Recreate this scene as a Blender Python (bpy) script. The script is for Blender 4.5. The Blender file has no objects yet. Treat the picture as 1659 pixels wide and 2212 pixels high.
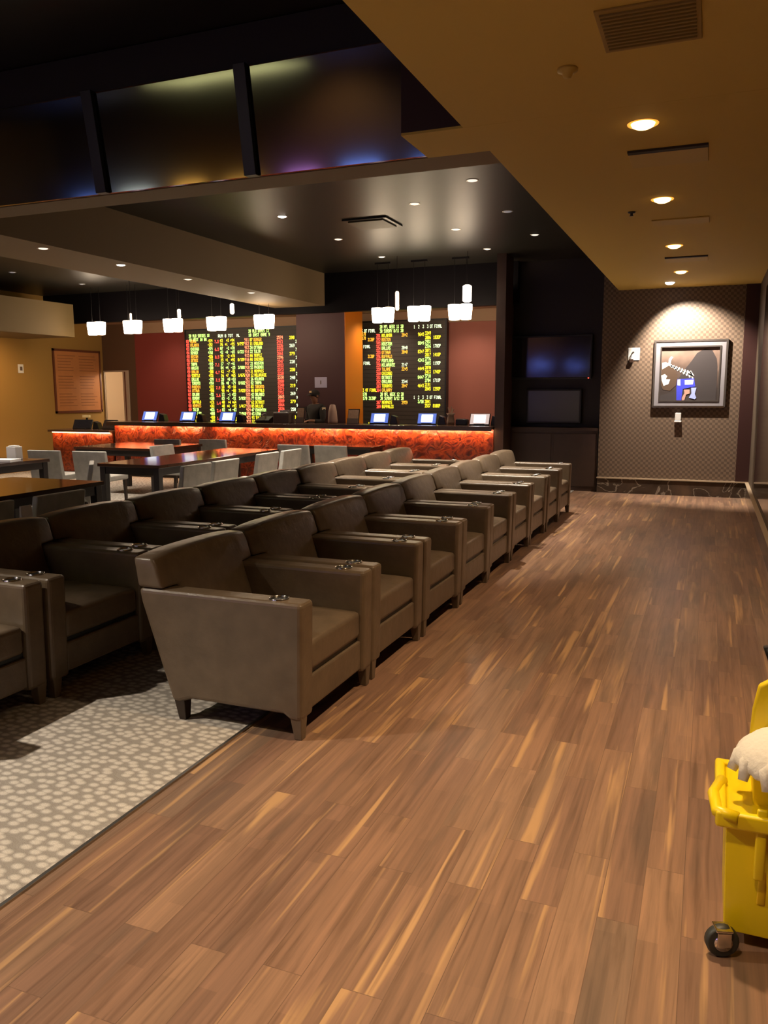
import bpy, bmesh, math, random
from mathutils import Vector, Matrix, Euler
R = math.radians
rnd = random.Random(7)
scn = bpy.context.scene
C = scn.collection

# ------------------------------------------------------------------ camera
H = 1.65
cam_d = bpy.data.cameras.new('camera'); cam = bpy.data.objects.new('camera', cam_d); C.objects.link(cam)
cam_d.sensor_fit = 'VERTICAL'; cam_d.sensor_height = 24.0; cam_d.lens = 24.0 * 1740 / 2212
cam_d.clip_start = 0.02; cam_d.clip_end = 100
yaw, pitch, roll = R(21.93), R(8.5), R(-0.2)
fw = Vector((-math.sin(yaw) * math.cos(pitch), math.cos(yaw) * math.cos(pitch), -math.sin(pitch)))
rt = Vector((math.cos(yaw), math.sin(yaw), 0)); up = rt.cross(fw)
r2 = rt * math.cos(roll) + up * math.sin(roll); u2 = -rt * math.sin(roll) + up * math.cos(roll)
cam.matrix_world = Matrix(((r2.x, u2.x, -fw.x, 0), (r2.y, u2.y, -fw.y, 0), (r2.z, u2.z, -fw.z, H), (0, 0, 0, 1)))
scn.camera = cam

# ------------------------------------------------------------------ world, exposure
w = bpy.data.worlds.new('world'); scn.world = w; w.use_nodes = True
w.node_tree.nodes['Background'].inputs[0].default_value = (0.9, 0.6, 0.35, 1)
w.node_tree.nodes['Background'].inputs[1].default_value = 0.02
scn.view_settings.view_transform = 'Standard'
scn.view_settings.look = 'None'
scn.view_settings.gamma = 1
scn.view_settings.exposure = 0.0
scn.view_settings.use_curve_mapping = False

WARM = (1.0, 0.70, 0.40)
AMBER = (1.0, 0.62, 0.27)
WHITE = (1.0, 0.86, 0.70)

def spot(name, loc, energy, color, size=100, blend=0.6, radius=0.06, aim=(0, 0, -1)):
    d = bpy.data.lights.new(name, 'SPOT'); d.energy = energy; d.color = color
    d.spot_size = R(size); d.spot_blend = blend; d.shadow_soft_size = radius
    o = bpy.data.objects.new(name, d); C.objects.link(o); o.location = loc
    o.rotation_euler = Vector(aim).to_track_quat('-Z', 'Y').to_euler()
    return o
def point(name, loc, energy, color, radius=0.08):
    d = bpy.data.lights.new(name, 'POINT'); d.energy = energy; d.color = color; d.shadow_soft_size = radius
    o = bpy.data.objects.new(name, d); C.objects.link(o); o.location = loc
    return o
def area(name, loc, energy, color, sx, sy, aim):
    d = bpy.data.lights.new(name, 'AREA'); d.shape = 'RECTANGLE'; d.size = sx; d.size_y = sy; d.energy = energy; d.color = color
    o = bpy.data.objects.new(name, d); C.objects.link(o); o.location = loc
    o.rotation_euler = Vector(aim).to_track_quat('-Z', 'Y').to_euler()
    return o

# corridor downlights (over the wood aisle), each under its fixture
DOWN = [5.29, 7.35, 9.69, 11.78]
for y, e in zip(DOWN, (780, 480, 280, 200)): spot('downlight_lamp', (-0.46, y, 3.20), e, (1.0, 0.69, 0.42), 92, 1.0, 0.06)
for y, e in ((3.15, 400), (1.0, 270), (-1.1, 150), (-3.2, 150)): spot('downlight_lamp', (-0.46, y, 3.20), e, WARM, 92, 1.0, 0.06)
# picture spot
spot('picture_spot_lamp', (-0.62, 12.86, 3.19), 880, (1, 0.88, 0.74), 92, 0.6, 0.03, (0.28, 0.62, -1.12))
# black ceiling recess downlights over the seating: (x, y, energy)
RECESS = [(-5.05, 9.2, 70), (-5.05, 10.83, 18), (-5.05, 12.48, 18), (-3.3, 9.18, 18), (-3.29, 10.79, 18), (-3.29, 12.44, 18),
          (-2.4, 8.43, 35), (-2.4, 10.0, 25), (-2.39, 11.59, 30)]
for x, y, e in RECESS: spot('recess_lamp', (x, y, 3.77), e * (4 if y > 12 else 18), WHITE, 62, 0.7, 0.04)
for x, y, e in [(-6.9, 7.13, 22), (-6.9, 8.4, 30), (-6.9, 9.8, 22), (-6.9, 11.49, 22), (-11.25, 10.88, 40), (-11.25, 12.55, 40), (-9.2, 8.9, 110), (-9.4, 6.4, 60)]:
    spot('recess_lamp', (x, y, 3.20 if x == -6.9 else 3.66), e * 6, WHITE, 80, 0.7, 0.04)
# near recess lamp over the carpet in front
spot('recess_lamp', (-5.3, 0.9, 4.2), 1500, WHITE, 62, 0.9, 0.06, (2.5, 0.5, -4.2))
spot('near_wall_fill', (-6.5, -2.9, 4.15), 110, WARM, 110, 0.8, 0.05, (0, -1, -1))  # added fill on the unseen near wall, warms the reflections
# wash on the left wall
spot('wall_wash_lamp', (-12.2, 11.5, 2.72), 85, AMBER, 120, 0.8, 0.05, (-0.8, 0.3, -1))

# ------------------------------------------------------------------ materials
for x, e in ((-4.3, 60), (-6.0, 75), (-8.6, 35), (-11.2, 35)): spot('back_wall_fill', (x, 14.75, 3.19), e, WHITE, 130, 0.9, 0.05)  # added fills without fittings, brighten the walls behind the header
def nt(name):
    m = bpy.data.materials.new(name); m.use_nodes = True
    t = m.node_tree; return m, t, t.nodes['Principled BSDF']
def mat(name, col, rough=0.6, metal=0.0, emit=None, es=0.0, bump=0.0, bscale=80, spec=None, var=0.0, vscale=6):
    m, t, b = nt(name)
    b.inputs['Base Color'].default_value = (*col, 1); b.inputs['Roughness'].default_value = rough
    b.inputs['Metallic'].default_value = metal
    if spec is not None: b.inputs['Specular IOR Level'].default_value = spec
    if emit: b.inputs['Emission Color'].default_value = (*emit, 1); b.inputs['Emission Strength'].default_value = es
    if bump or var:
        tc = t.nodes.new('ShaderNodeTexCoord'); n = t.nodes.new('ShaderNodeTexNoise'); n.inputs['Scale'].default_value = bscale if bump else vscale
        t.links.new(tc.outputs['Object'], n.inputs['Vector'])
        if bump:
            bp = t.nodes.new('ShaderNodeBump'); bp.inputs['Strength'].default_value = bump; bp.inputs['Distance'].default_value = 0.01
            t.links.new(n.outputs[0], bp.inputs['Height']); t.links.new(bp.outputs[0], b.inputs['Normal'])
        if var:
            n2 = t.nodes.new('ShaderNodeTexNoise'); n2.inputs['Scale'].default_value = vscale; n2.inputs['Detail'].default_value = 4
            t.links.new(tc.outputs['Object'], n2.inputs['Vector'])
            mx = t.nodes.new('ShaderNodeMix'); mx.data_type = 'RGBA'
            mx.inputs['A'].default_value = (*[c * (1 - var) for c in col], 1); mx.inputs['B'].default_value = (*[min(1, c * (1 + var)) for c in col], 1)
            t.links.new(n2.outputs[0], mx.inputs['Factor']); t.links.new(mx.outputs['Result'], b.inputs['Base Color'])
    return m
def ramp(t, stops, interp='LINEAR'):
    r = t.nodes.new('ShaderNodeValToRGB'); cr = r.color_ramp; cr.interpolation = interp
    while len(cr.elements) < len(stops): cr.elements.new(0.5)
    for e, (p, c) in zip(cr.elements, stops): e.position = p; e.color = (*c, 1) if len(c) == 3 else c
    return r
def vmath(t, op, a, b=None):
    n = t.nodes.new('ShaderNodeVectorMath'); n.operation = op
    t.links.new(a, n.inputs[0])
    if b is not None:
        if hasattr(b, 'is_linked'): t.links.new(b, n.inputs[1])
        else: n.inputs[1].default_value = b
    return n.outputs[0]
def mix(t, fac, a, b, blend='MIX'):
    n = t.nodes.new('ShaderNodeMix'); n.data_type = 'RGBA'; n.blend_type = blend
    for k, v in (('Factor', fac), ('A', a), ('B', b)):
        if hasattr(v, 'is_linked'): t.links.new(v, n.inputs[k])
        elif k == 'Factor': n.inputs[k].default_value = v
        else: n.inputs[k].default_value = (*v, 1)
    return n.outputs['Result']

def wood_floor():
    m, t, b = nt('acacia_planks')
    tc = t.nodes.new('ShaderNodeTexCoord'); sp = t.nodes.new('ShaderNodeSeparateXYZ'); t.links.new(tc.outputs['Object'], sp.inputs[0])
    cb = t.nodes.new('ShaderNodeCombineXYZ'); t.links.new(sp.outputs['Y'], cb.inputs['X']); t.links.new(sp.outputs['X'], cb.inputs['Y'])
    br = t.nodes.new('ShaderNodeTexBrick'); t.links.new(cb.outputs[0], br.inputs['Vector'])
    br.inputs['Color1'].default_value = (0, 0, 0, 1); br.inputs['Color2'].default_value = (1, 1, 1, 1); br.inputs['Mortar'].default_value = (0.5, 0.5, 0.5, 1)
    br.inputs['Scale'].default_value = 1; br.inputs['Brick Width'].default_value = 0.92; br.inputs['Row Height'].default_value = 0.125
    br.inputs['Mortar Size'].default_value = 0.0012; br.offset = 0.37; br.offset_frequency = 2; br.inputs['Bias'].default_value = 0.0
    base = ramp(t, [(0.0, (0.195, 0.112, 0.076)), (0.3, (0.210, 0.120, 0.078)), (0.6, (0.235, 0.136, 0.086)), (0.85, (0.26, 0.155, 0.098)), (1, (0.19, 0.122, 0.084))])
    t.links.new(br.outputs['Color'], base.inputs[0])
    off = vmath(t, 'MULTIPLY', br.outputs['Color'], (3.1, 17.0, 5.0))
    g1 = t.nodes.new('ShaderNodeTexNoise'); t.links.new(vmath(t, 'ADD', vmath(t, 'MULTIPLY', tc.outputs['Object'], (38, 1.6, 1)), off), g1.inputs['Vector'])
    g1.inputs['Scale'].default_value = 1; g1.inputs['Detail'].default_value = 5; g1.inputs['Roughness'].default_value = 0.6; g1.inputs['Distortion'].default_value = 0.6
    gr = ramp(t, [(0.28, (0.62, 0.60, 0.58)), (0.5, (1, 1, 1)), (0.72, (1.28, 1.24, 1.18))]); t.links.new(g1.outputs[0], gr.inputs[0])
    b2 = t.nodes.new('ShaderNodeTexBrick'); t.links.new(cb.outputs[0], b2.inputs['Vector']); b2.inputs['Color1'].default_value = (0.88, 0.88, 0.88, 1); b2.inputs['Color2'].default_value = (1.13, 1.12, 1.10, 1)
    b2.inputs['Mortar'].default_value = (1, 1, 1, 1); b2.inputs['Scale'].default_value = 1; b2.inputs['Brick Width'].default_value = 0.66; b2.inputs['Row Height'].default_value = 0.0625; b2.inputs['Mortar Size'].default_value = 0.0; b2.offset = 0.43
    col = mix(t, 1.0, base.outputs[0], gr.outputs[0], 'MULTIPLY')
    col = mix(t, 1.0, col, b2.outputs[0], 'MULTIPLY')
    s1 = t.nodes.new('ShaderNodeTexNoise'); t.links.new(vmath(t, 'ADD', vmath(t, 'MULTIPLY', tc.outputs['Object'], (17, 0.6, 1)), off), s1.inputs['Vector'])
    s1.inputs['Scale'].default_value = 1; s1.inputs['Detail'].default_value = 3; s1.inputs['Distortion'].default_value = 0.35
    sr = ramp(t, [(0.60, (0, 0, 0)), (0.68, (1, 1, 1))]); t.links.new(s1.outputs[0], sr.inputs[0])
    col = mix(t, sr.outputs[0], col, (0.44, 0.26, 0.125))
    d1 = t.nodes.new('ShaderNodeTexNoise'); t.links.new(vmath(t, 'ADD', vmath(t, 'MULTIPLY', tc.outputs['Object'], (7, 1.0, 1)), vmath(t, 'MULTIPLY', off, (-1, 1.7, 1))), d1.inputs['Vector'])
    d1.inputs['Scale'].default_value = 1; d1.inputs['Detail'].default_value = 4
    dr = ramp(t, [(0.33, (1, 1, 1)), (0.44, (0, 0, 0))]); t.links.new(d1.outputs[0], dr.inputs[0])
    fm = t.nodes.new('ShaderNodeMath'); fm.operation = 'MULTIPLY'; fm.inputs[1].default_value = 0.45; t.links.new(dr.outputs[0], fm.inputs[0])
    col = mix(t, fm.outputs[0], col, (0.095, 0.068, 0.052))
    fm2 = t.nodes.new('ShaderNodeMath'); fm2.operation = 'MULTIPLY'; fm2.inputs[1].default_value = 0.45; t.links.new(br.outputs['Fac'], fm2.inputs[0])
    col = mix(t, fm2.outputs[0], col, (0.04, 0.025, 0.018))
    t.links.new(col, b.inputs['Base Color']); b.inputs['Roughness'].default_value = 0.36
    b.inputs['Specular IOR Level'].default_value = 0.5
    bp = t.nodes.new('ShaderNodeBump'); bp.inputs['Strength'].default_value = 0.12; bp.inputs['Distance'].default_value = 0.004
    t.links.new(g1.outputs[0], bp.inputs['Height']); t.links.new(bp.outputs[0], b.inputs['Normal'])
    return m
def carpet_mat():
    m, t, b = nt('patterned_carpet')
    tc = t.nodes.new('ShaderNodeTexCoord')
    rot = t.nodes.new('ShaderNodeMapping'); rot.inputs['Rotation'].default_value = (0, 0, R(14)); rot.inputs['Scale'].default_value = (17, 25, 1)
    t.links.new(tc.outputs['Object'], rot.inputs[0])
    v = t.nodes.new('ShaderNodeTexVoronoi'); v.inputs['Scale'].default_value = 1; v.inputs['Randomness'].default_value = 0.62; v.voronoi_dimensions = '2D'
    t.links.new(rot.outputs[0], v.inputs['Vector'])
    r = ramp(t, [(0.22, (0.54, 0.49, 0.425)), (0.50, (0.29, 0.26, 0.225))]); t.links.new(v.outputs['Distance'], r.inputs[0])
    n = t.nodes.new('ShaderNodeTexNoise'); n.inputs['Scale'].default_value = 260; t.links.new(tc.outputs['Object'], n.inputs['Vector'])
    r2_ = ramp(t, [(0.3, (0.8, 0.8, 0.8)), (0.7, (1.15, 1.15, 1.15))]); t.links.new(n.outputs[0], r2_.inputs[0])
    t.links.new(mix(t, 1, r.outputs[0], r2_.outputs[0], 'MULTIPLY'), b.inputs['Base Color'])
    b.inputs['Roughness'].default_value = 0.95; b.inputs['Specular IOR Level'].default_value = 0.1
    bp = t.nodes.new('ShaderNodeBump'); bp.inputs['Strength'].default_value = 0.4; bp.inputs['Distance'].default_value = 0.01; bp.invert = True
    t.links.new(v.outputs['Distance'], bp.inputs['Height']); t.links.new(bp.outputs[0], b.inputs['Normal'])
    return m
def weave_paper():
    m, t, b = nt('diamond_weave_wallpaper')
    tc = t.nodes.new('ShaderNodeTexCoord')
    mp = t.nodes.new('ShaderNodeMapping'); mp.inputs['Rotation'].default_value = (0, 0, 0)
    t.links.new(tc.outputs['Object'], mp.inputs[0])
    ck = t.nodes.new('ShaderNodeTexChecker'); ck.inputs['Scale'].default_value = 1 / 0.040
    ad = vmath(t, 'ADD', vmath(t, 'MULTIPLY', mp.outputs[0], (1, 0, 1)), (0.003, 0.011, 0.003)); t.links.new(ad, ck.inputs['Vector'])
    ck.inputs[1].default_value = (0.165, 0.110, 0.072, 1); ck.inputs[2].default_value = (0.092, 0.060, 0.040, 1)
    t.links.new(ck.outputs[0], b.inputs['Base Color']); b.inputs['Roughness'].default_value = 0.55
    return m
def marble():
    m, t, b = nt('dark_marble')
    tc = t.nodes.new('ShaderNodeTexCoord'); n = t.nodes.new('ShaderNodeTexNoise'); n.inputs['Scale'].default_value = 1.7; n.inputs['Detail'].default_value = 5; n.inputs['Distortion'].default_value = 1.4
    t.links.new(tc.outputs['Object'], n.inputs['Vector'])
    r = ramp(t, [(0.40, (0.035, 0.022, 0.015)), (0.488, (0.05, 0.035, 0.025)), (0.50, (0.26, 0.21, 0.16)), (0.514, (0.05, 0.034, 0.024)), (0.7, (0.09, 0.055, 0.035))])
    t.links.new(n.outputs[0], r.inputs[0]); t.links.new(r.outputs[0], b.inputs['Base Color']); b.inputs['Roughness'].default_value = 0.15
    return m
def onyx():
    m, t, b = nt('orange_swirl_panel')
    tc = t.nodes.new('ShaderNodeTexCoord')
    n = t.nodes.new('ShaderNodeTexNoise'); n.inputs['Scale'].default_value = 5; n.inputs['Detail'].default_value = 5; n.inputs['Distortion'].default_value = 2.5
    t.links.new(tc.outputs['Object'], n.inputs['Vector'])
    r = ramp(t, [(0.32, (0.045, 0.005, 0.003)), (0.45, (0.13, 0.015, 0.005)), (0.55, (0.26, 0.045, 0.010)), (0.68, (0.08, 0.009, 0.004))])
    t.links.new(n.outputs[0], r.inputs[0]); t.links.new(r.outputs[0], b.inputs['Base Color'])
    v = t.nodes.new('ShaderNodeTexVoronoi'); v.inputs['Scale'].default_value = 4.5; v.feature = 'SMOOTH_F1'
    wv = vmath(t, 'ADD', tc.outputs['Object'], vmath(t, 'MULTIPLY', n.outputs['Color'], (0.12, 0.12, 0.12))); t.links.new(wv, v.inputs['Vector'])
    bp = t.nodes.new('ShaderNodeBump'); bp.inputs['Strength'].default_value = 0.9; bp.inputs['Distance'].default_value = 0.06
    t.links.new(v.outputs['Distance'], bp.inputs['Height']); t.links.new(bp.outputs[0], b.inputs['Normal'])
    b.inputs['Roughness'].default_value = 0.35
    return m
def leather(name, c, rough=0.42):
    m, t, b = nt(name)
    tc = t.nodes.new('ShaderNodeTexCoord'); v = t.nodes.new('ShaderNodeTexVoronoi'); v.inputs['Scale'].default_value = 220
    t.links.new(tc.outputs['Object'], v.inputs['Vector'])
    n = t.nodes.new('ShaderNodeTexNoise'); n.inputs['Scale'].default_value = 9; n.inputs['Detail'].default_value = 3; t.links.new(tc.outputs['Object'], n.inputs['Vector'])
    r = ramp(t, [(0.3, tuple(x * 0.85 for x in c)), (0.7, tuple(x * 1.12 for x in c))]); t.links.new(n.outputs[0], r.inputs[0]); t.links.new(r.outputs[0], b.inputs['Base Color'])
    bp = t.nodes.new('ShaderNodeBump'); bp.inputs['Strength'].default_value = 0.12; bp.inputs['Distance'].default_value = 0.002
    t.links.new(v.outputs['Distance'], bp.inputs['Height'])
    bp2 = t.nodes.new('ShaderNodeBump'); bp2.inputs['Strength'].default_value = 0.25; bp2.inputs['Distance'].default_value = 0.02
    t.links.new(n.outputs[0], bp2.inputs['Height']); t.links.new(bp.outputs[0], bp2.inputs['Normal']); t.links.new(bp2.outputs[0], b.inputs['Normal'])
    b.inputs['Roughness'].default_value = rough
    return m

M = dict(
    floor=wood_floor(), carpet=carpet_mat(), weave=weave_paper(), marble=marble(), onyx=onyx(),
    leather=leather('taupe_leather', (0.138, 0.099, 0.064), 0.34),
    grey_leather=leather('grey_vinyl', (0.40, 0.39, 0.36), 0.38),
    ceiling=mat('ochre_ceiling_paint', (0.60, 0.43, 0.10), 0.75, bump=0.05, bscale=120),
    beam=mat('tan_beam_paint', (0.20, 0.135, 0.068), 0.7),
    black=mat('black_glossy_ceiling', (0.017, 0.0145, 0.011), 0.40, var=0.2, vscale=3, spec=0.28),
    dark=mat('near_black_wall', (0.018, 0.012, 0.010), 0.45),
    header=mat('black_header_paint', (0.005, 0.004, 0.005), 0.5, spec=0.08),
    oak=mat('dark_wood_wall', (0.045, 0.022, 0.014), 0.45, var=0.25, vscale=8),
    gold_wall=mat('ochre_wall_paint', (0.40, 0.225, 0.052), 0.7),
    brown_wall=mat('dark_brown_wall_paint', (0.13, 0.065, 0.03), 0.7),
    red_wall=mat('maroon_wall_paint', (0.27, 0.040, 0.028), 0.65),
    pink_wall=mat('dusty_red_wall_paint', (0.36, 0.11, 0.075), 0.65),
    tan_top=mat('tan_ceiling_and_lit_wall', (0.40, 0.25, 0.15), 0.7),
    pillar=mat('plum_pillar_shaded', (0.062, 0.020, 0.022), 0.6),  # unlit front: its shade is put into the dark plum
    orange=mat('orange_side_lit', (0.62, 0.16, 0.004), 0.5),  # orange side panel, pendant light on it also put into the colour
    maroon=mat('dark_maroon_trim', (0.032, 0.008, 0.006), 0.5),
    mirror=mat('smoked_glass_pane', (0.22, 0.225, 0.18), 0.09, 1.0, bump=0.015, bscale=2.0),
    frame_black=mat('black_frame', (0.012, 0.011, 0.011), 0.4),
    led_back=mat('led_cabinet', (0.055, 0.044, 0.032), 0.5),
    counter_top=mat('dark_counter_top', (0.07, 0.038, 0.025), 0.22),
    table=mat('dark_walnut_top', (0.042, 0.017, 0.010), 0.10),
    table_leg=mat('dark_walnut_leg', (0.014, 0.009, 0.008), 0.4),
    wood_leg=mat('dark_wood_leg', (0.030, 0.018, 0.012), 0.4),
    chrome=mat('chrome', (0.75, 0.72, 0.68), 0.18, 1.0),
    steel=mat('brushed_steel', (0.55, 0.53, 0.50), 0.35, 1.0),
    cup=mat('black_plastic', (0.008, 0.008, 0.008), 0.35),
    cream=mat('beige_room_paint', (0.72, 0.58, 0.42), 0.8),
    cream_trim=mat('cream_door_casing', (0.55, 0.42, 0.30), 0.5),
    white=mat('white_plastic', (0.85, 0.85, 0.84), 0.4),
    paper=mat('paper', (0.82, 0.80, 0.80), 0.8),
    lilac=mat('pale_notice_paper', (0.42, 0.38, 0.52), 0.8),
    board=mat('orange_notice_board', (0.56, 0.22, 0.07), 0.7, var=0.12, vscale=5),
    board_frame=mat('red_wood_frame', (0.16, 0.045, 0.02), 0.5),
    yellow=mat('yellow_plastic', (0.83, 0.62, 0.006), 0.35, bump=0.03, bscale=30),
    rubber=mat('dark_rubber', (0.03, 0.032, 0.028), 0.5),
    mop=mat('white_mop_yarn', (0.74, 0.72, 0.66), 0.95, bump=0.3, bscale=60),
    frame_grey=mat('pewter_picture_frame', (0.30, 0.28, 0.30), 0.35, 0.3),
    frame_edge=mat('dark_picture_edge', (0.05, 0.04, 0.035), 0.4),
    tube=mat('pendant_glass', (1, 0.9, 0.75), 0.4, emit=(1, 0.80, 0.58), es=14),
    tube_dim=mat('slim_pendant_glass', (1, 0.85, 0.65), 0.4, emit=(1, 0.72, 0.45), es=4),
    lens=mat('amber_lamp_lens', (1, 0.8, 0.4), 0.4, emit=(1, 0.60, 0.20), es=7),
    lens_white=mat('white_lamp_lens', (1, 0.9, 0.8), 0.4, emit=(1, 0.9, 0.8), es=16),
    lens_dim=mat('small_lamp_lens', (0.9, 0.9, 0.9), 0.4, emit=(1, 0.85, 0.7), es=1.1),
    lens_off=mat('unlit_lamp_lens', (0.45, 0.45, 0.48), 0.3, emit=(0.8, 0.85, 1), es=0.12),
    trim_glow=mat('amber_ring_glow', (0.85, 0.42, 0.08), 0.4, 0.0, emit=(1, 0.40, 0.05), es=1.2),  # lamp light on the reflector ring, put in as emission
    vent=mat('tan_vent', (0.56, 0.40, 0.095), 0.6), vent_dark=mat('vent_slot', (0.02, 0.012, 0.008), 0.7),
    glow=mat('counter_strip_lamp', (1, 0.7, 0.4), 0.4, emit=(1, 0.50, 0.20), es=12),
    tv=mat('dark_screen_glass', (0.012, 0.012, 0.016), 0.12), tv2=mat('grey_screen_glass', (0.09, 0.10, 0.09), 0.22),
    blue_scr=mat('blue_screen_border', (0.1, 0.15, 0.5), 0.3, emit=(0.10, 0.20, 0.75), es=0.7),
    white_scr=mat('white_screen_area', (0.8, 0.9, 1), 0.3, emit=(0.75, 0.88, 1.0), es=1.7),
    pale_scr=mat('pale_screen_border', (0.8, 0.7, 0.7), 0.3, emit=(0.75, 0.6, 0.6), es=0.5),
    skin=mat('skin', (0.36, 0.17, 0.10), 0.5), cloth=mat('dark_jacket', (0.025, 0.020, 0.018), 0.85, bump=0.2),
    tan=mat('tan_card', (0.34, 0.21, 0.14), 0.7, var=0.4, vscale=30), box=mat('taupe_machine', (0.13, 0.09, 0.075), 0.5),
    glass_dark=mat('dark_tinted_glass', (0.012, 0.014, 0.012), 0.10),
)
LED = dict(r=mat('led_red', (0.3, 0.01, 0.01), 0.5, emit=(1, 0.06, 0.035), es=5),
           s=mat('led_salmon', (0.3, 0.05, 0.03), 0.5, emit=(1, 0.22, 0.10), es=4),
           g=mat('led_green', (0.1, 0.3, 0.05), 0.5, emit=(0.55, 1.0, 0.18), es=4),
           y=mat('led_yellow', (0.3, 0.25, 0.01), 0.5, emit=(1.0, 0.80, 0.02), es=3.5),
           o=mat('led_orange', (0.3, 0.15, 0.01), 0.5, emit=(1.0, 0.42, 0.03), es=3),
           w=mat('led_white', (0.3, 0.3, 0.2), 0.5, emit=(0.85, 1.0, 0.6), es=2.6))

# ------------------------------------------------------------------ helpers
def obj(name, bm, m, parent=None, smooth=False, bevel=0, seg=2):
    me = bpy.data.meshes.new(name); bm.normal_update(); bm.to_mesh(me); bm.free()
    mats = m if isinstance(m, (list, tuple)) else [m]
    for x in mats: me.materials.append(M[x] if isinstance(x, str) else x)
    o = bpy.data.objects.new(name, me); C.objects.link(o)
    if parent is not None: o.parent = parent
    if smooth:
        for p in me.polygons: p.use_smooth = True
    if bevel:
        b = o.modifiers.new('bevel', 'BEVEL'); b.width = bevel; b.segments = seg; b.limit_method = 'ANGLE'; b.angle_limit = R(40)
        if smooth: b.harden_normals = False
    return o
def thing(name, label, cat, loc=(0, 0, 0), rz=0, group=None):
    o = bpy.data.objects.new(name, None); C.objects.link(o); o.location = loc; o.rotation_euler = (0, 0, rz)
    o.empty_display_size = 0.1
    o['label'] = label; o['category'] = cat
    if group: o['group'] = group
    return o
def tag(o, label, cat, group=None):
    o['label'] = label; o['category'] = cat
    if group: o['group'] = group
    return o
def struct(name, bm, m, **k):
    o = obj(name, bm, m, **k); o['kind'] = 'structure'; return o
def add_box(bm, x0, x1, y0, y1, z0, z1, mi=0, mtx=None):
    vs = [bm.verts.new(p) for p in ((x0, y0, z0), (x1, y0, z0), (x1, y1, z0), (x0, y1, z0), (x0, y0, z1), (x1, y0, z1), (x1, y1, z1), (x0, y1, z1))]
    if mtx is not None:
        for v in vs: v.co = mtx @ v.co
    for f in ((0, 3, 2, 1), (4, 5, 6, 7), (0, 1, 5, 4), (1, 2, 6, 5), (2, 3, 7, 6), (3, 0, 4, 7)):
        fc = bm.faces.new([vs[i] for i in f]); fc.material_index = mi
    return vs
def box(*a, **k):
    bm = bmesh.new(); add_box(bm, *a, **k); return bm
def add_prism(bm, pts, y0, y1, mi=0):
    """pts: list of (x, z) polygon, extruded along Y"""
    a = [bm.verts.new((x, y0, z)) for x, z in pts]; b = [bm.verts.new((x, y1, z)) for x, z in pts]
    n = len(pts)
    f = bm.faces.new(a); f.material_index = mi; f = bm.faces.new(b[::-1]); f.material_index = mi
    for i in range(n):
        f = bm.faces.new((a[i], b[i], b[(i + 1) % n], a[(i + 1) % n])); f.material_index = mi
    bmesh.ops.recalc_face_normals(bm, faces=bm.faces)
def add_lathe(bm, prof, seg=24, cx=0, cy=0, cz=0, mi=0, cap=True, mtx=None):
    rings = []
    for r, z in prof:
        ring = []
        for i in range(seg):
            a = 2 * math.pi * i / seg
            v = Vector((cx + r * math.cos(a), cy + r * math.sin(a), cz + z))
            if mtx is not None: v = mtx @ v
            ring.append(bm.verts.new(v))
        rings.append(ring)
    for a, b in zip(rings, rings[1:]):
        for i in range(seg):
            f = bm.faces.new((a[i], a[(i + 1) % seg], b[(i + 1) % seg], b[i])); f.material_index = mi
    if cap:
        for rg, rev in ((rings[0], True), (rings[-1], False)):
            try:
                f = bm.faces.new(rg[::-1] if rev else rg); f.material_index = mi
            except ValueError: pass
    bmesh.ops.recalc_face_normals(bm, faces=bm.faces)
def add_tube(bm, pts, r, seg=8, mi=0):
    pts = [Vector(p) for p in pts]; rings = []
    for i, p in enumerate(pts):
        d = (pts[min(i + 1, len(pts) - 1)] - pts[max(i - 1, 0)]).normalized()
        q = d.to_track_quat('Z', 'Y'); rr = r[i] if isinstance(r, (list, tuple)) else r
        rings.append([bm.verts.new(p + q @ Vector((rr * math.cos(2 * math.pi * k / seg), rr * math.sin(2 * math.pi * k / seg), 0))) for k in range(seg)])
    for a, b in zip(rings, rings[1:]):
        for k in range(seg):
            f = bm.faces.new((a[k], a[(k + 1) % seg], b[(k + 1) % seg], b[k])); f.material_index = mi
    bm.faces.new(rings[0][::-1]).material_index = mi; bm.faces.new(rings[-1]).material_index = mi
def kids(o): return [c for c in bpy.data.objects if c.parent == o]
def copy_tree(o, parent=None):
    c = o.copy(); C.objects.link(c); c.parent = parent
    for ch in kids(o): copy_tree(ch, c)
    return c

# ------------------------------------------------------------------ setting
XR, XL, YF, YB = 0.60, -13.4, 13.55, 15.5
CZ, RZ = 3.22, 3.8
struct('floor', box(-2.05, 6.0, -4.2, YF + 0.4, -0.1, 0.0), 'floor')
struct('floor_carpet', box(XL, -2.05, -4.2, 18.2, -0.1, 0.004), 'carpet')
struct('trim_1', box(-2.06, -2.045, -4.2, 12.9, 0.0, 0.0075), 'steel')
# low ochre ceiling over the aisle (jogs at the opening)
bm = bmesh.new()
add_box(bm, -1.47, 6.0, -4.2, 4.95, CZ, CZ + 0.12); add_box(bm, -1.87, 6.0, 4.952, 5.47, CZ, CZ + 0.015)
add_box(bm, -1.44, 6.0, 5.47, YF + 0.1, CZ, CZ + 0.12)
struct('ceiling', bm, 'ceiling')
# cross beam under the tilted glass
struct('ceiling_beam_cross', box(XL, -1.44, 5.47, 5.78, CZ, CZ + 0.5), 'beam')
struct('ceiling_beam_long', box(-7.75, -6.7, 5.78, 13.9, CZ, RZ + 0.02), 'beam')
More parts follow.
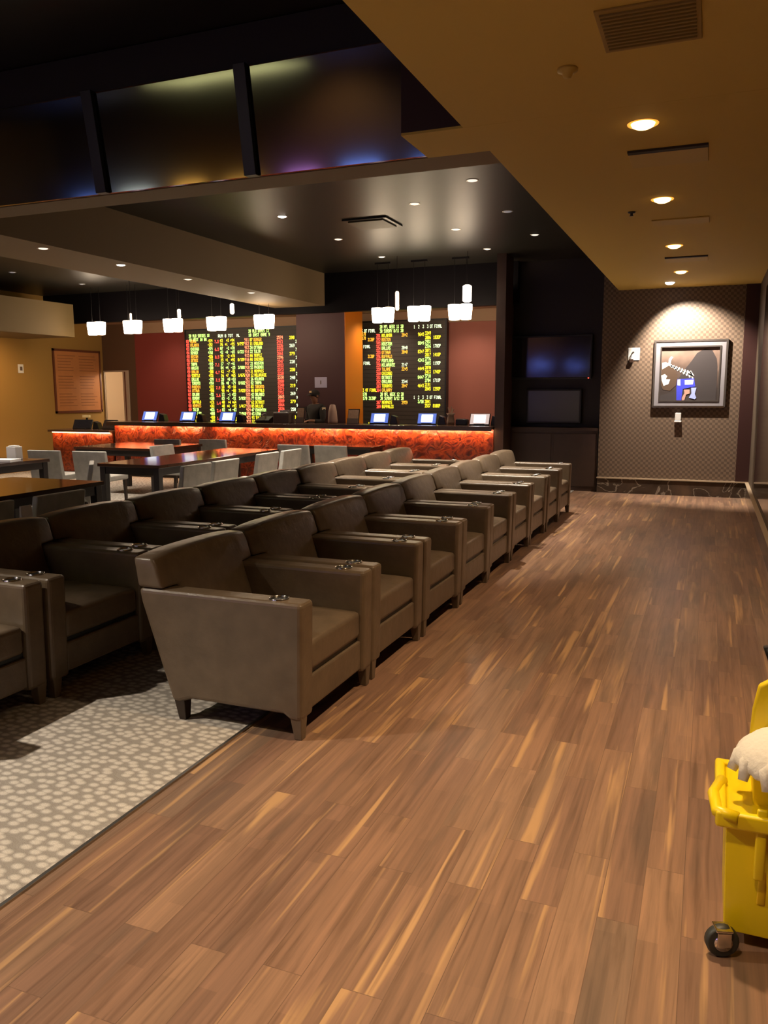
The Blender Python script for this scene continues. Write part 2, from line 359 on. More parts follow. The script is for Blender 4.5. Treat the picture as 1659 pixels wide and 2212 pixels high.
# black ceilings
struct('ceiling_recess_far', box(-6.7, -1.44, 5.78, 13.9, RZ, RZ + 0.1), 'black')
struct('ceiling_recess_left', box(XL, -7.75, 5.78, 13.9, RZ - 0.1, RZ), 'black')
bm = bmesh.new(); add_box(bm, XL, -1.47, -4.2, 5.47, 4.25, 4.35); struct('ceiling_recess_near', bm, 'dark')
bm = bmesh.new(); add_box(bm, -1.47, -1.40, -4.2, 4.95, CZ + 0.12, 4.3); add_box(bm, -1.87, -1.40, 4.95, 5.02, CZ + 0.015, 4.3)
add_box(bm, -1.87, -1.80, 5.02, 5.47, CZ + 0.015, 4.3); add_box(bm, -1.44, -1.37, 5.78, 13.9, CZ + 0.12, RZ + 0.1)
struct('ceiling_fascia', bm, 'maroon')
struct('ceiling_back', box(XL, -3.3, 13.9, YB + 0.1, CZ, CZ + 0.1), 'tan_top')
struct('wall_header', box(XL, -3.1, 13.75, 13.9, 3.10, RZ + 0.05), 'header')
# far walls
struct('wall_far', box(-1.67, XR + 0.1, YF, YF + 0.35, 0, 4.0), 'weave')
struct('trim_2', box(0.41, XR, YF - 0.03, YF + 0.01, 0.25, CZ), 'maroon')
struct('wall_screens', box(-3.3, -1.67, 13.9, 14.1, 0, RZ + 0.1), 'dark')
struct('wall_end', box(-3.25, -3.10, 12.9, 13.4, 0, RZ), 'oak')
bm = box(-1.67, XR, YF - 0.035, YF + 0.01, 0, 0.235)
struct('baseboard_far', bm, 'marble')
bm = box(-1.68, XR, YF - 0.05, YF + 0.01, 0.235, 0.255); struct('trim_3', bm, mat('baseboard_cap', (0.40, 0.30, 0.20), 0.35))
# right wall
struct('wall_right', box(XR, XR + 0.12, 3.4, YF + 0.1, 0, CZ), mat('tan_side_wall', (0.06, 0.040, 0.022), 0.6))
struct('baseboard_right', box(XR - 0.035, XR + 0.01, 3.4, YF - 0.03, 0, 0.235), 'marble')
struct('trim_4', box(XR - 0.05, XR + 0.01, 3.4, YF - 0.03, 0.235, 0.246), bpy.data.materials['baseboard_cap'])
wf = struct('window_1', box(XR - 0.02, XR + 0.005, 3.6, 11.6, 0.36, 2.95), 'glass_dark')
# left wall, back walls
struct('wall_left', box(XL - 0.12, XL, -4.2, YB + 0.015, 0, 4.3), 'gold_wall')
bm = bmesh.new()   # brown back wall with the door opening
DX0, DX1, DZ = -13.36, -12.82, 2.13
add_box(bm, XL, DX0, YB, YB + 0.015, 0, DZ); add_box(bm, XL, -12.45, YB, YB + 0.12, DZ, CZ); add_box(bm, DX1, -12.45, YB, YB + 0.12, 0, DZ)
struct('wall_back_brown', bm, 'brown_wall')
struct('wall_back_red', box(-12.45, -6.2, YB, YB + 0.12, 0, CZ), 'red_wall')
struct('wall_back_right', box(-6.2, -3.3, YB, YB + 0.12, 0, CZ), 'pink_wall')
struct('wall_side_right', box(-3.3, -3.2, 13.4, YB + 0.1, 0, CZ + 0.1), 'oak')
struct('wall_top_lit', box(-12.45, -3.3, YB - 0.05, YB, 2.99, CZ), 'tan_top')  # lighter strip: pendant light on the wall top put into colour
# doorway casing and the lit room beyond
bm = bmesh.new(); add_box(bm, DX0 - 0.03, DX0, YB - 0.02, YB + 0.02, 0, DZ + 0.03); add_box(bm, DX1, DX1 + 0.16, YB - 0.03, YB + 0.0, 0, DZ + 0.03)
add_box(bm, DX0, DX1, YB - 0.02, YB + 0.1, DZ, DZ + 0.03)
dr = struct('door_1', bm, 'cream_trim')
obj('door_stop', box(DX1 + 0.05, DX1 + 0.08, YB - 0.035, YB - 0.03, 0, DZ), 'board_frame', dr)
bm = bmesh.new()
add_box(bm, -14.6, -11.8, 18.0, 18.1, 0, 2.6); add_box(bm, -14.7, -14.6, YB, 18.1, 0, 2.6); add_box(bm, -11.9, -11.8, YB + 0.12, 18.1, 0, 2.6)
add_box(bm, -14.7, -11.8, YB + 0.12, 18.1, 2.6, 2.7); add_box(bm, -14.7, XL - 0.12, YB, YB + 0.02, 0, 2.7)
struct('wall_room_beyond', bm, 'cream')
point('room_lamp', (-12.4, 16.4, 2.3), 60, (1, 0.86, 0.66), 0.15)
# left bulkhead
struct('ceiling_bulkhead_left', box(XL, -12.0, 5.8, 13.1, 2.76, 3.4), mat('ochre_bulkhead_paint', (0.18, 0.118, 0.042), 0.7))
# pillar
struct('wall_pillar', box(-7.47, -6.45, 14.07, 14.88, 0, CZ), 'pillar')
struct('pillar_side_lit', box(-6.45, -6.435, 14.07, 14.88, 0.0, CZ), 'orange')
# behind the camera
struct('wall_near', box(XL, 6.0, -4.3, -4.2, 0, 4.3), 'brown_wall')
struct('wall_right_near', box(6.0, 6.1, -4.2, 3.5, 0, 4.3), 'gold_wall')
struct('wall_right_return', box(XR, 6.0, 3.3, 3.4, 0, CZ), 'brown_wall')

# smoked glass panels, tilted down towards the room
gw = thing('smoked_glass_wall', 'band of smoked glass panels with black posts above the cross beam, upper left', 'glass panels', (-1.87, 5.43, CZ))
XP = [-1.87, -3.22, -4.59, -5.96, -7.33]
def slanted(x0, x1, yb, yt, th, z0, z1):
    bm = bmesh.new()
    vs = [bm.verts.new((x + 1.87, y - 5.43, z - CZ)) for x, y, z in ((x0, yb, z0), (x1, yb, z0), (x1, yb + th, z0), (x0, yb + th, z0), (x0, yt, z1), (x1, yt, z1), (x1, yt + th, z1), (x0, yt + th, z1))]
    for f in ((0, 3, 2, 1), (4, 5, 6, 7), (0, 1, 5, 4), (1, 2, 6, 5), (2, 3, 7, 6), (3, 0, 4, 7)): bm.faces.new([vs[k] for k in f])
    return bm
for i in range(4):
    obj('glass_pane', slanted(XP[i + 1] + 0.05, XP[i] - (0.05 if i else 0.0), 5.43, 5.31, 0.03, CZ + 0.004, 3.93), 'mirror', gw)
    if i: obj('post', slanted(XP[i] - 0.05, XP[i] + 0.05, 5.39, 5.27, 0.07, CZ + 0.002, 3.95), 'frame_black', gw, bevel=0.004)
struct('wall_above_glass', box(XL, -1.88, 5.36, 5.46, 3.96, 4.24), 'dark')

# ------------------------------------------------------------------ ceiling fittings
def can(label, x, y, z, r, lens, ring, dome=0.018, group=None, name='ceiling_downlight'):
    t = thing(name, label, 'ceiling light', (x, y, z), 0, group)
    bm = bmesh.new(); add_lathe(bm, [(r, 0.0), (r * 1.28, -0.004), (r * 1.3, 0.0)], 28, cap=False); obj('trim_ring', bm, ring, t, True)
    bm = bmesh.new(); add_lathe(bm, [(r, 0.0), (r * 0.9, -dome * 0.5), (r * 0.55, -dome * 0.9), (0.001, -dome)], 28); obj('lens', bm, lens, t, True)
    return t
g = 'amber downlights over the wood aisle'
for y, l in zip(DOWN, ('large amber downlight in the ochre ceiling, nearest and topmost in view', 'amber downlight in the ochre ceiling just past the black slot vent',
                       'amber downlight in the ochre ceiling, third from the camera', 'small amber downlight in the ochre ceiling nearest the far wall')):
    can(l, -0.46, y, CZ, 0.070, 'lens', 'trim_glow', 0.03, g)
can('white picture spotlight in the ochre ceiling in front of the wallpapered wall', -0.65, 12.89, CZ, 0.066, 'lens_white', 'steel', 0.03)
g = 'small downlights in the black ceiling'
desc = ['brightest small downlight in the black ceiling, left of the vent', 'small dim downlight in the black ceiling, just past the brightest one', 'small dim downlight in the black ceiling nearest the pillar',
        'faint downlight in the black ceiling between the vent and the light streak', 'small downlight in the middle of the light streak on the black ceiling', 'small downlight in the black ceiling far back above the lone pendants',
        'large faint downlight in the black ceiling nearest its front right corner', 'faint downlight near the right edge of the black ceiling, middle one', 'small downlight near the right edge of the black ceiling, farthest one']
for (x, y, e), l in zip(RECESS, desc):
    can(l, x, y, RZ, 0.05, 'lens_white' if e == 70 else 'lens_dim' if (x, y) != (-2.4, 10.0) else 'lens_off', 'steel', 0.012, g)
g = 'small downlights under the long tan beam'
for y, l in ((7.13, 'small downlight under the long beam, nearest one at far left'), (8.4, 'bright small downlight under the long beam, second from the left'),
             (9.8, 'small downlight under the long beam, third from the left'), (11.49, 'small downlight under the long beam, rightmost one')):
    can(l, -6.9, y, CZ, 0.05, 'lens_white' if y == 8.4 else 'lens_dim', 'steel', 0.012, g)
for x, y, l in ((-11.25, 10.88, 'tiny downlight in the dark ceiling left of the long beam, nearer one'), (-11.25, 12.55, 'tiny downlight in the dark ceiling left of the long beam, farther one')):
    can(l, x, y, RZ - 0.1, 0.05, 'lens_off', 'steel', 0.012, 'downlights left of the long beam')
def vent(label, x0, x1, y0, y1, slot=True, z=CZ):
    t = thing('ceiling_vent', label, 'vent', ((x0 + x1) / 2, y0, z), 0, 'vents in the ochre ceiling')
    X = (x1 - x0) / 2; D = y1 - y0
    bm = bmesh.new(); add_box(bm, -X, X, 0.03, D, -0.012, 0.0); obj('panel', bm, 'vent', t, bevel=0.003)
    bm = bmesh.new()
    if slot: add_box(bm, -X, X, -0.03, 0.028, -0.014, 0.0)
    else: add_box(bm, -X, X, D, D + 0.01, -0.008, 0.0)
    obj('slot', bm, 'vent_dark', t)
vent('ceiling vent with a black slot between the first and second amber downlights', -0.60, -0.10, 5.86, 6.24)
vent('faint ceiling vent between the second and third amber downlights', -0.60, -0.10, 8.15, 8.45, False)
vent('small slotted ceiling vent just before the last amber downlight', -0.60, -0.12, 10.5, 10.85)
t = thing('return_grille', 'large dark return air grille at the top of the ochre ceiling', 'vent', (-0.32, 3.72, CZ))
obj('grille_frame', box(-0.22, 0.2, -0.02, 0.42, -0.010, 0.0), mat('grille_brown', (0.33, 0.22, 0.06), 0.7), t, bevel=0.003)
bm = bmesh.new()
for i in range(11): add_box(bm, -0.2, 0.18, 0.01 + i * 0.036, 0.022 + i * 0.036, -0.018, -0.008)
o = obj('louvres', bm, mat('grille_louvre', (0.25, 0.165, 0.045), 0.7), t)
bm = bmesh.new(); add_lathe(bm, [(0.05, 0), (0.05, -0.012), (0.028, -0.02), (0.02, -0.04), (0.001, -0.045)], 20)
tag(obj('smoke_detector', bm, 'vent', None, True), 'small round detector in the ochre ceiling left of the nearest amber downlight', 'smoke detector').location = (-0.74, 4.28, CZ)
bm = bmesh.new(); add_lathe(bm, [(0.035, 0), (0.03, -0.01), (0.012, -0.012), (0.012, -0.03), (0.02, -0.035), (0.001, -0.036)], 16)
tag(obj('sprinkler_head', bm, 'frame_black', None, True), 'tiny sprinkler head in the ochre ceiling left of the second amber downlight', 'sprinkler').location = (-0.74, 7.75, CZ)
t = thing('recess_vent', 'dark square vent in the black ceiling right of the bright small downlight', 'vent', (-4.15, 9.95, RZ))
obj('vent_frame', box(-0.3, 0.3, -0.3, 0.3, -0.02, 0.0), 'frame_black', t, bevel=0.004)
obj('vent_plate', box(-0.24, 0.24, -0.24, 0.24, -0.035, -0.02), mat('vent_plate_olive', (0.09, 0.075, 0.045), 0.5), t, bevel=0.004)

# ------------------------------------------------------------------ leather armchairs
def make_armchair():
    W = 0.862; A = 0.13; y0 = -W / 2; y1 = W / 2
    t = thing('leather_armchair', '', 'armchair', (0, 0, 0), 0)
    side = [(0.012, 0.675), (0.0, 0.10), (-0.06, 0.10), (-0.10, 0.125), (-0.62, 0.125), (-0.69, 0.10), (-0.735, 0.10), (-0.90, 0.60), (-0.915, 0.675)]
    for s in (0, 1):
        bm = bmesh.new(); a0 = y0 if s == 0 else y1 - A; add_prism(bm, side, a0, a0 + A)
        arm = obj('armrest', bm, 'leather', t, bevel=0.022, seg=3)
        cy = a0 + A / 2
        bm = bmesh.new(); add_lathe(bm, [(0.048, 0.674), (0.049, 0.681), (0.046, 0.683), (0.042, 0.680), (0.042, 0.674)], 24, -0.14, cy, cap=False)
        ring = obj('cup_ring', bm, 'chrome', arm, True)
        bm = bmesh.new(); add_lathe(bm, [(0.0425, 0.6765), (0.001, 0.6760)], 24, -0.14, cy, cap=False); obj('cup_well', bm, 'cup', arm)
    bm = bmesh.new()
    ys = [y0, y0 + A - 0.004] + [y0 + A + (W - 2 * A) * i / 8 for i in range(1, 8)] + [y1 - A + 0.004, y1]
    zs = [0.30, 0.40, 0.52, 0.678, 0.73, 0.79, 0.838]
    def fx(z, y):
        q = abs(y) / (W / 2); bul = 0.030 * (1 - q ** 3) * math.sin(math.pi * min(1, max(0, (z - 0.25) / 0.62)))
        return -0.815 + (0.84 - z) * 0.30 + bul - (0.012 if z > 0.83 else 0)
    def rx(z): return -0.905 - (z - 0.6) * 0.14 if z > 0.6 else -0.80 - (z - 0.3) * 0.35
    def zz(z, y): return z + (0.020 * (1 - (abs(y) / (W / 2)) ** 3) - 0.006 if z > 0.83 else 0)
    fv, rv = {}, {}
    for i, y in enumerate(ys):
        for j, z in enumerate(zs):
            if j < 3 and i in (0, len(ys) - 1): continue
            fv[i, j] = bm.verts.new((fx(z, y), y, zz(z, y))); rv[i, j] = bm.verts.new((rx(z), y, zz(z, y)))
    cells = [(i, j) for i in range(len(ys) - 1) for j in range(len(zs) - 1) if not (j < 3 and i in (0, len(ys) - 2))]
    for i, j in cells:
        bm.faces.new((fv[i, j], fv[i + 1, j], fv[i + 1, j + 1], fv[i, j + 1])); bm.faces.new((rv[i, j], rv[i, j + 1], rv[i + 1, j + 1], rv[i + 1, j]))
        for (di, dj, e0, e1) in ((-1, 0, (i, j), (i, j + 1)), (1, 0, (i + 1, j), (i + 1, j + 1)), (0, -1, (i, j), (i + 1, j)), (0, 1, (i, j + 1), (i + 1, j + 1))):
            if (i + di, j + dj) not in cells: bm.faces.new((fv[e0], fv[e1], rv[e1], rv[e0]))
    bmesh.ops.recalc_face_normals(bm, faces=bm.faces)
    back = obj('backrest', bm, 'leather', t, True, 0.018, 3)
    bm = bmesh.new(); add_prism(bm, [(-0.73, 0.12), (-0.895, 0.60), (-0.915, 0.665), (-0.86, 0.665), (-0.70, 0.12)], y0 + A, y1 - A); obj('back_panel', bm, 'leather', t)
    bm = bmesh.new(); bmesh.ops.create_cube(bm, size=1)
    for v in bm.verts: v.co = Vector(((v.co.x + 0.5) * 0.70 - 0.71, v.co.y * (W - 2 * A - 0.006), 0.385 + v.co.z * 0.155))
    bmesh.ops.subdivide_edges(bm, edges=bm.edges, cuts=5, use_grid_fill=True)
    for v in bm.verts:
        u = (v.co.x + 0.36) / 0.36; q = v.co.y / ((W - 2 * A) / 2)
        if v.co.z > 0.42: v.co.z += 0.028 * (1 - u ** 4) * (1 - q ** 4) - 0.006
    obj('seat_cushion', bm, 'leather', t, True, 0.025, 3)
    obj('seat_rail', box(-0.10, -0.012, y0 + A - 0.004, y1 - A + 0.004, 0.12, 0.285), 'leather', t, bevel=0.01)
    obj('seat_base', box(-0.72, -0.03, y0 + A, y1 - A, 0.16, 0.31), 'cup', t)
    for lx, ly in ((-0.035, y0 + 0.04), (-0.035, y1 - 0.04), (-0.70, y0 + 0.04), (-0.70, y1 - 0.04)):
        bm = bmesh.new(); vs = add_box(bm, lx - 0.032, lx + 0.032, ly - 0.034, ly + 0.034, 0.0, 0.13)
        for v in vs[:4]: v.co.x = lx + (v.co.x - lx) * 0.62 + (0.006 if lx > -0.3 else 0.01); v.co.y = ly + (v.co.y - ly) * 0.62
        obj('leg', bm, 'leather' if lx > -0.3 else 'wood_leg', t, bevel=0.004)
    return t
ORD = ['first', 'second', 'third', 'fourth', 'fifth', 'sixth', 'seventh', 'eighth', 'ninth', 'tenth']
proto = make_armchair()
P = 0.885; Y0 = 3.645
for row, x, ks in (('aisle', -1.72, range(9)), ('inner', -3.23, range(-1, 9))):
    ks = list(ks)
    for n, k in enumerate(ks):
        c = proto if (row == 'aisle' and n == 0) else copy_tree(proto)
        dx = 0 if row == 'aisle' and n == 0 else rnd.uniform(-0.012, 0.012)
        c.location = (x + dx, Y0 + k * P - (0.0 if row == 'aisle' else 0.015), 0); c.rotation_euler = (0, 0, 0 if n == 0 else R(rnd.uniform(-0.35, 0.35)))
        if row == 'aisle':
            lab = 'taupe leather club armchair in full view at the near end of the aisle row' if n == 0 else \
                'taupe leather club armchair at the far end of the aisle row, nearest the dark screens' if n == len(ks) - 1 else \
                'taupe leather club armchair, %s from the near end of the row along the wood aisle' % ORD[n]
            c['group'] = 'armchairs in the row along the wood aisle'
        else:
            lab = 'taupe leather club armchair cut off at the left edge, nearest in the inner row' if n == 0 else \
                'taupe leather club armchair at the far end of the inner row, nearest the betting counter' if n == len(ks) - 1 else \
                'taupe leather club armchair, %s from the near end of the inner row on the carpet' % ORD[n]
            c['group'] = 'armchairs in the inner row'
        c['label'] = lab

# ------------------------------------------------------------------ dining tables and chairs
def make_dining_chair():   # faces +X, back at -X
    t = thing('dining_chair', '', 'chair')
    bm = bmesh.new(); add_box(bm, -0.24, 0.24, -0.25, 0.25, 0.40, 0.48); obj('seat', bm, 'grey_leather', t, bevel=0.02, seg=3)
    bm = bmesh.new(); add_prism(bm, [(-0.20, 0.44), (-0.27, 0.835), (-0.325, 0.835), (-0.26, 0.36)], -0.27, 0.27); obj('backrest', bm, 'grey_leather', t, bevel=0.012, seg=3)
    for lx, ly in ((0.2, -0.21), (0.2, 0.21), (-0.2, -0.21), (-0.2, 0.21)):
        bm = bmesh.new(); vs = add_box(bm, lx - 0.022, lx + 0.022, ly - 0.022, ly + 0.022, 0, 0.40)
        for v in vs[:4]: v.co.x = lx + (v.co.x - lx) * 0.65 + (0.02 if lx > 0 else -0.04); v.co.y = ly + (v.co.y - ly) * 0.65
        obj('leg', bm, 'wood_leg', t)
    return t
def table(label, x0, x1, y0, y1, z=0.78):
    t = thing('dining_table', label, 'table', ((x0 + x1) / 2, (y0 + y1) / 2, 0), 0, 'dark tables in the lounge')
    X, Y = (x1 - x0) / 2, (y1 - y0) / 2
    obj('tabletop', box(-X, X, -Y, Y, z - 0.04, z), 'table', t, bevel=0.004)
    bm = bmesh.new()
    add_box(bm, -X + .03, X - .03, -Y + .03, -Y + .055, z - .13, z - .04); add_box(bm, -X + .03, X - .03, Y - .055, Y - .03, z - .13, z - .04)
    add_box(bm, -X + .03, -X + .055, -Y + .055, Y - .055, z - .13, z - .04); add_box(bm, X - .055, X - .03, -Y + .055, Y - .055, z - .13, z - .04)
    obj('apron', bm, 'table_leg', t)
    for sx in (-1, 1):
        for sy in (-1, 1):
            obj('leg', box(sx * (X - .06) - .04, sx * (X - .06) + .04, sy * (Y - .06) - .04, sy * (Y - .06) + .04, 0.004, z - .04), 'table_leg', t, bevel=0.004)
    return t
table('dark glossy table at the left edge, nearest behind the inner armchairs', -6.75, -5.55, 3.9, 6.35)
table('long dark glossy table reflecting the lit odds board, centre left', -7.05, -6.12, 7.95, 10.9)
table('dark table just in front of the counter, behind two grey chairs', -6.35, -4.95, 11.75, 12.35)
table('dark table at the left reflecting the doorway light', -9.6, -8.0, 10.3, 11.6)
table('dark table with white napkins at the far left edge', -10.2, -8.15, 7.2, 8.3)
ch0 = make_dining_chair()
CH = [(-5.24, 4.36, 180, 'dim chair back behind the inner armchairs, at the left edge'), (-5.22, 5.10, 180, 'dim chair back beside the nearest glossy table, right of the white card'),
      (-5.70, 7.70, 180, 'light grey chair, left one of the pair in front of the long table'), (-5.72, 8.34, 180, 'light grey chair, right one of the pair in front of the long table'),
      (-5.80, 9.48, 180, 'light grey chair beside the long table, nearer of its second pair'), (-5.80, 10.15, 180, 'light grey chair beside the long table, farther of its second pair'),
      (-5.98, 11.38, 90, 'light grey chair with its back to us at the table by the counter, left one'), (-5.34, 11.38, 90, 'light grey chair with its back to us at the table by the counter, right one'),
      (-8.82, 9.15, 95, 'light grey chair with its back to us, left one near the far left table'), (-8.05, 9.2, 95, 'light grey chair with its back to us, just left of the long table'),
      (-6.95, 7.30, 221, 'light grey chair seen edge on at the near leg of the long table'), (-8.0, 12.2, 90, 'dim chair with its back to us near the counter, right of the doorway table'),
      (-8.8, 12.0, 90, 'dim chair with its back to us near the counter, behind the doorway table'), (-7.6, 10.35, 0, 'grey chair on the left side of the long table, seen under it')]
for i, (x, y, a, l) in enumerate(CH):
    c = ch0 if i == 0 else copy_tree(ch0)
    c.location = (x, y, 0.004); c.rotation_euler = (0, 0, R(a)); c['label'] = l; c['group'] = 'dining chairs around the lounge tables'
# small things on the tables
t = thing('napkin_holder', 'white napkin box standing on the far left table', 'napkin holder', (-8.5, 8.05, 0.78))
obj('holder', box(-0.08, 0.08, -0.06, 0.06, 0, 0.17), 'white', t, bevel=0.006); obj('napkins', box(-0.055, 0.055, -0.04, 0.04, 0.17, 0.185), 'paper', t)
tag(obj('paper_stack', box(-0.16, 0.16, -0.11, 0.11, 0, 0.035), 'paper', bevel=0.003), 'stack of white paper lying beside the napkin box on the far left table', 'paper').location = (-8.33, 7.72, 0.78)
bpy.data.objects['paper_stack'].rotation_euler = (0, 0, 0.2)
tag(obj('paper_stack', box(-0.2, 0.2, -0.12, 0.12, 0, 0.015), 'paper', bevel=0.003), 'thin white sheet lying at the very left edge of the far left table', 'paper').location = (-8.80, 7.62, 0.78)
t = thing('table_tent_card', 'white upright card between the two nearest dining chair backs', 'card', (-4.92, 4.73, 0.38))
bm = bmesh.new(); add_prism(bm, [(-0.03, 0), (0.03, 0), (0.006, 0.4), (-0.006, 0.4)], -0.055, 0.055); obj('card', bm, 'paper', t)
obj('card_foot', box(-0.05, 0.05, -0.06, 0.06, -0.376, 0.0), 'table_leg', t)

# ------------------------------------------------------------------ betting counter
CF = 12.9
t = thing('betting_counter', 'long betting counter with glowing orange swirl front and dark top', 'counter', (-7.1, CF, 0))
ox = 7.1
obj('front_panel', box(-10.95 + ox, -3.262 + ox, 0.0, 0.06, 0.06, 1.03), 'onyx', t)
obj('plinth', box(-10.95 + ox, -3.262 + ox, 0.03, 0.38, 0.004, 0.06), 'frame_black', t)
obj('counter_body', box(-10.93 + ox, -3.28 + ox, 0.06, 0.36, 0.06, 1.03), 'oak', t)
obj('countertop', box(-11.02 + ox, -3.262 + ox, -0.16, 0.43, 1.035, 1.085), 'counter_top', t, bevel=0.006)
obj('front_lip', box(-11.02 + ox, -3.262 + ox, -0.16, -0.148, 1.012, 1.035), 'counter_top', t)
gaps = [(-10.9, -9.75), (-9.5, -8.95), (-8.6, -7.6), (-7.5, -3.3)]
for a, b in gaps:
    obj('strip_light', box(a + ox, b + ox, -0.085, -0.06, 1.018, 1.034), 'glow', t, bevel=0)
    area('counter_glow_lamp', ((a + b) / 2, CF - 0.075, 1.012), 10 * (b - a), (1, 0.52, 0.24), b - a, 0.03, (0, 0.9, -1))
t = thing('low_counter', 'lower counter section with orange front at the left end of the betting counter', 'counter', (-11.8, CF, 0))
obj('front_panel', box(-0.75, 0.78, 0, 0.05, 0.06, 0.86), 'onyx', t); obj('plinth', box(-0.75, 0.78, 0.03, 0.45, 0.004, 0.06), 'frame_black', t)
obj('counter_body', box(-0.74, 0.78, 0.05, 0.42, 0.06, 0.86), 'oak', t); obj('countertop', box(-0.78, 0.79, -0.1, 0.48, 0.865, 0.905), 'counter_top', t, bevel=0.005)
obj('strip_light', box(-0.72, 0.75, -0.04, -0.02, 0.845, 0.86), 'glow', t)
area('counter_glow_lamp', (-11.8, CF - 0.05, 0.84), 7, (1, 0.50, 0.22), 1.45, 0.05, (0, 0.45, -1))

def terminal(label, x, y, z, rz=0, dark=False, pale=False, w_=0.34):
    t = thing('betting_terminal', label, 'terminal', (x, y, z), R(rz), 'betting terminals on the counter')
    obj('stand', box(-0.09, 0.09, 0.0, 0.16, 0, 0.03), 'frame_black', t, bevel=0.004)
    bm = bmesh.new(); mt = Matrix.Translation((0, 0.02, 0.012)) @ Matrix.Rotation(R(-28), 4, 'X')
    add_box(bm, -w_ / 2, w_ / 2, 0, 0.03, 0, 0.21, 0, mt); obj('screen_housing', bm, 'frame_black', t, bevel=0.005)
    bm = bmesh.new(); add_box(bm, -w_ / 2 + .012, w_ / 2 - .012, -0.003, 0, 0.012, 0.198, 0, mt); s = obj('screen', bm, 'tv' if dark else ('pale_scr' if pale else 'blue_scr'), t)
    if not dark:
        bm = bmesh.new(); add_box(bm, -w_ / 2 + .07, w_ / 2 - .07, -0.005, -0.003, 0.035, 0.18, 0, mt); obj('lit_window', bm, 'white_scr', s)
    bm = bmesh.new(); add_prism(bm, [(w_ / 2 + 0.01, 0), (w_ / 2 + 0.16, 0), (w_ / 2 + 0.13, 0.13), (w_ / 2 + 0.04, 0.16)], 0.06, 0.22); obj('ticket_printer', bm, 'cup', t, bevel=0.01)
    return t
for x, l in ((-10.3, 'blue lit betting terminal on the counter, leftmost of the lit ones'), (-9.4, 'blue lit betting terminal on the counter, second from the left'),
             (-8.5, 'blue lit betting terminal in front of the left odds board'), (-5.38, 'blue lit betting terminal in front of the right odds board, left one'),
             (-4.5, 'blue lit betting terminal in front of the right odds board, right one')):
    terminal(l, x, 13.12, 1.085, 6)
terminal('pale lit betting terminal at the right end of the counter', -3.57, 13.12, 1.085, 4, pale=True)
terminal('dark betting terminal on the low counter, left one with a yellow slip', -12.0, 13.12, 0.905, 10, dark=True, w_=0.42)
terminal('dark betting terminal on the low counter beside the doorway', -11.35, 13.15, 0.905, -5, dark=True, w_=0.36)
tag(obj('slip_of_paper', box(-0.09, 0.09, -0.02, 0.02, 0, 0.05), mat('yellow_slip', (0.75, 0.6, 0.3), 0.7)), 'small yellow slip sticking up behind the dark terminal on the low counter', 'paper').location = (-12.0, 13.30, 1.14)
bm = bmesh.new(); add_box(bm, -0.02, 0.02, 0.0, 0.02, -0.235, 0.0)
obj('slip_stem', bm, 'frame_black', bpy.data.objects['slip_of_paper'])
t = thing('receipt_machine', 'taupe box machine with a grey lid on the counter left of the pillar', 'machine', (-7.28, 13.15, 1.085))
obj('machine_body', box(-0.16, 0.16, -0.1, 0.15, 0, 0.17), 'box', t, bevel=0.01); obj('lid', box(-0.16, 0.16, -0.1, 0.15, 0.17, 0.20), 'steel', t, bevel=0.006); obj('feed_tray', box(-0.08, 0.1, 0.0, 0.12, 0.20, 0.235), 'frame_grey', t, bevel=0.005)
def wedge_holder(name, label, x, z0, wd, h, m):
    t = thing(name, label, 'leaflet holder', (x, 13.12, z0))
    bm = bmesh.new(); add_prism(bm, [(-0.0, 0), (0.0, 0.001), (0, 0)], 0, 0.01); bm.free()
    bm = bmesh.new(); mt = Matrix.Rotation(R(-12), 4, 'X')
    add_box(bm, -wd / 2, wd / 2, 0, 0.012, 0, h, 0, mt); obj('back_plate', bm, 'frame_black', t)
    bm = bmesh.new(); add_box(bm, -wd / 2 + .012, wd / 2 - .012, -0.014, 0, 0.01, h - 0.02, 0, mt); obj('leaflets', bm, m, t)
    bm = bmesh.new(); add_box(bm, -wd / 2, wd / 2, -0.03, -0.018, 0, h * 0.35, 0, mt); add_box(bm, -wd / 2, wd / 2, -0.03, 0.06, 0, 0.012); obj('front_lip', bm, 'box', t)
wedge_holder('leaflet_holder', 'narrow tan leaflet holder on the counter left of the standing person', -6.93, 1.085, 0.15, 0.30, 'tan')
wedge_holder('leaflet_holder', 'framed brown leaflet holder below the orange pillar side', -5.87, 1.085, 0.22, 0.27, 'tan')
bm = bmesh.new(); add_lathe(bm, [(0.085, 0), (0.09, 0.05), (0.075, 0.22), (0.05, 0.33), (0.03, 0.34), (0.001, 0.34)], 20)
tag(obj('cup_stack', bm, mat('pinkish_cups', (0.42, 0.27, 0.22), 0.5), None, True), 'tall pinkish stack of cups on the counter right of the standing person', 'cups').location = (-6.28, 13.15, 1.085)
t = thing('tan_vase', 'tan ornament with upright sprigs on the counter, right of the right odds board', 'vase', (-4.07, 13.15, 1.085))
bm = bmesh.new(); add_lathe(bm, [(0.06, 0), (0.07, 0.06), (0.05, 0.16), (0.075, 0.2), (0.06, 0.2)], 16); obj('vase_body', bm, 'tan', t, True)
for k in range(5):
    bm = bmesh.new(); a = k * 1.3; add_tube(bm, [(0, 0, .15), (.02 * math.cos(a), .02 * math.sin(a), .2), (.05 * math.cos(a), .05 * math.sin(a), .27 + .01 * k)], .008, 6); obj('sprig', bm, 'tan', t)
t = thing('card_reader', 'low black card reader between the vase and the pale terminal', 'card reader', (-3.88, 13.12, 1.085))
bm = bmesh.new(); add_prism(bm, [(-0.1, 0), (0.1, 0), (0.1, 0.10), (-0.1, 0.10)], 0, 0.14); obj('reader_body', bm, 'cup', t, bevel=0.015); obj('keypad', box(-0.09, 0.05, 0.02, 0.1, 0.10, 0.108), 'box', t)
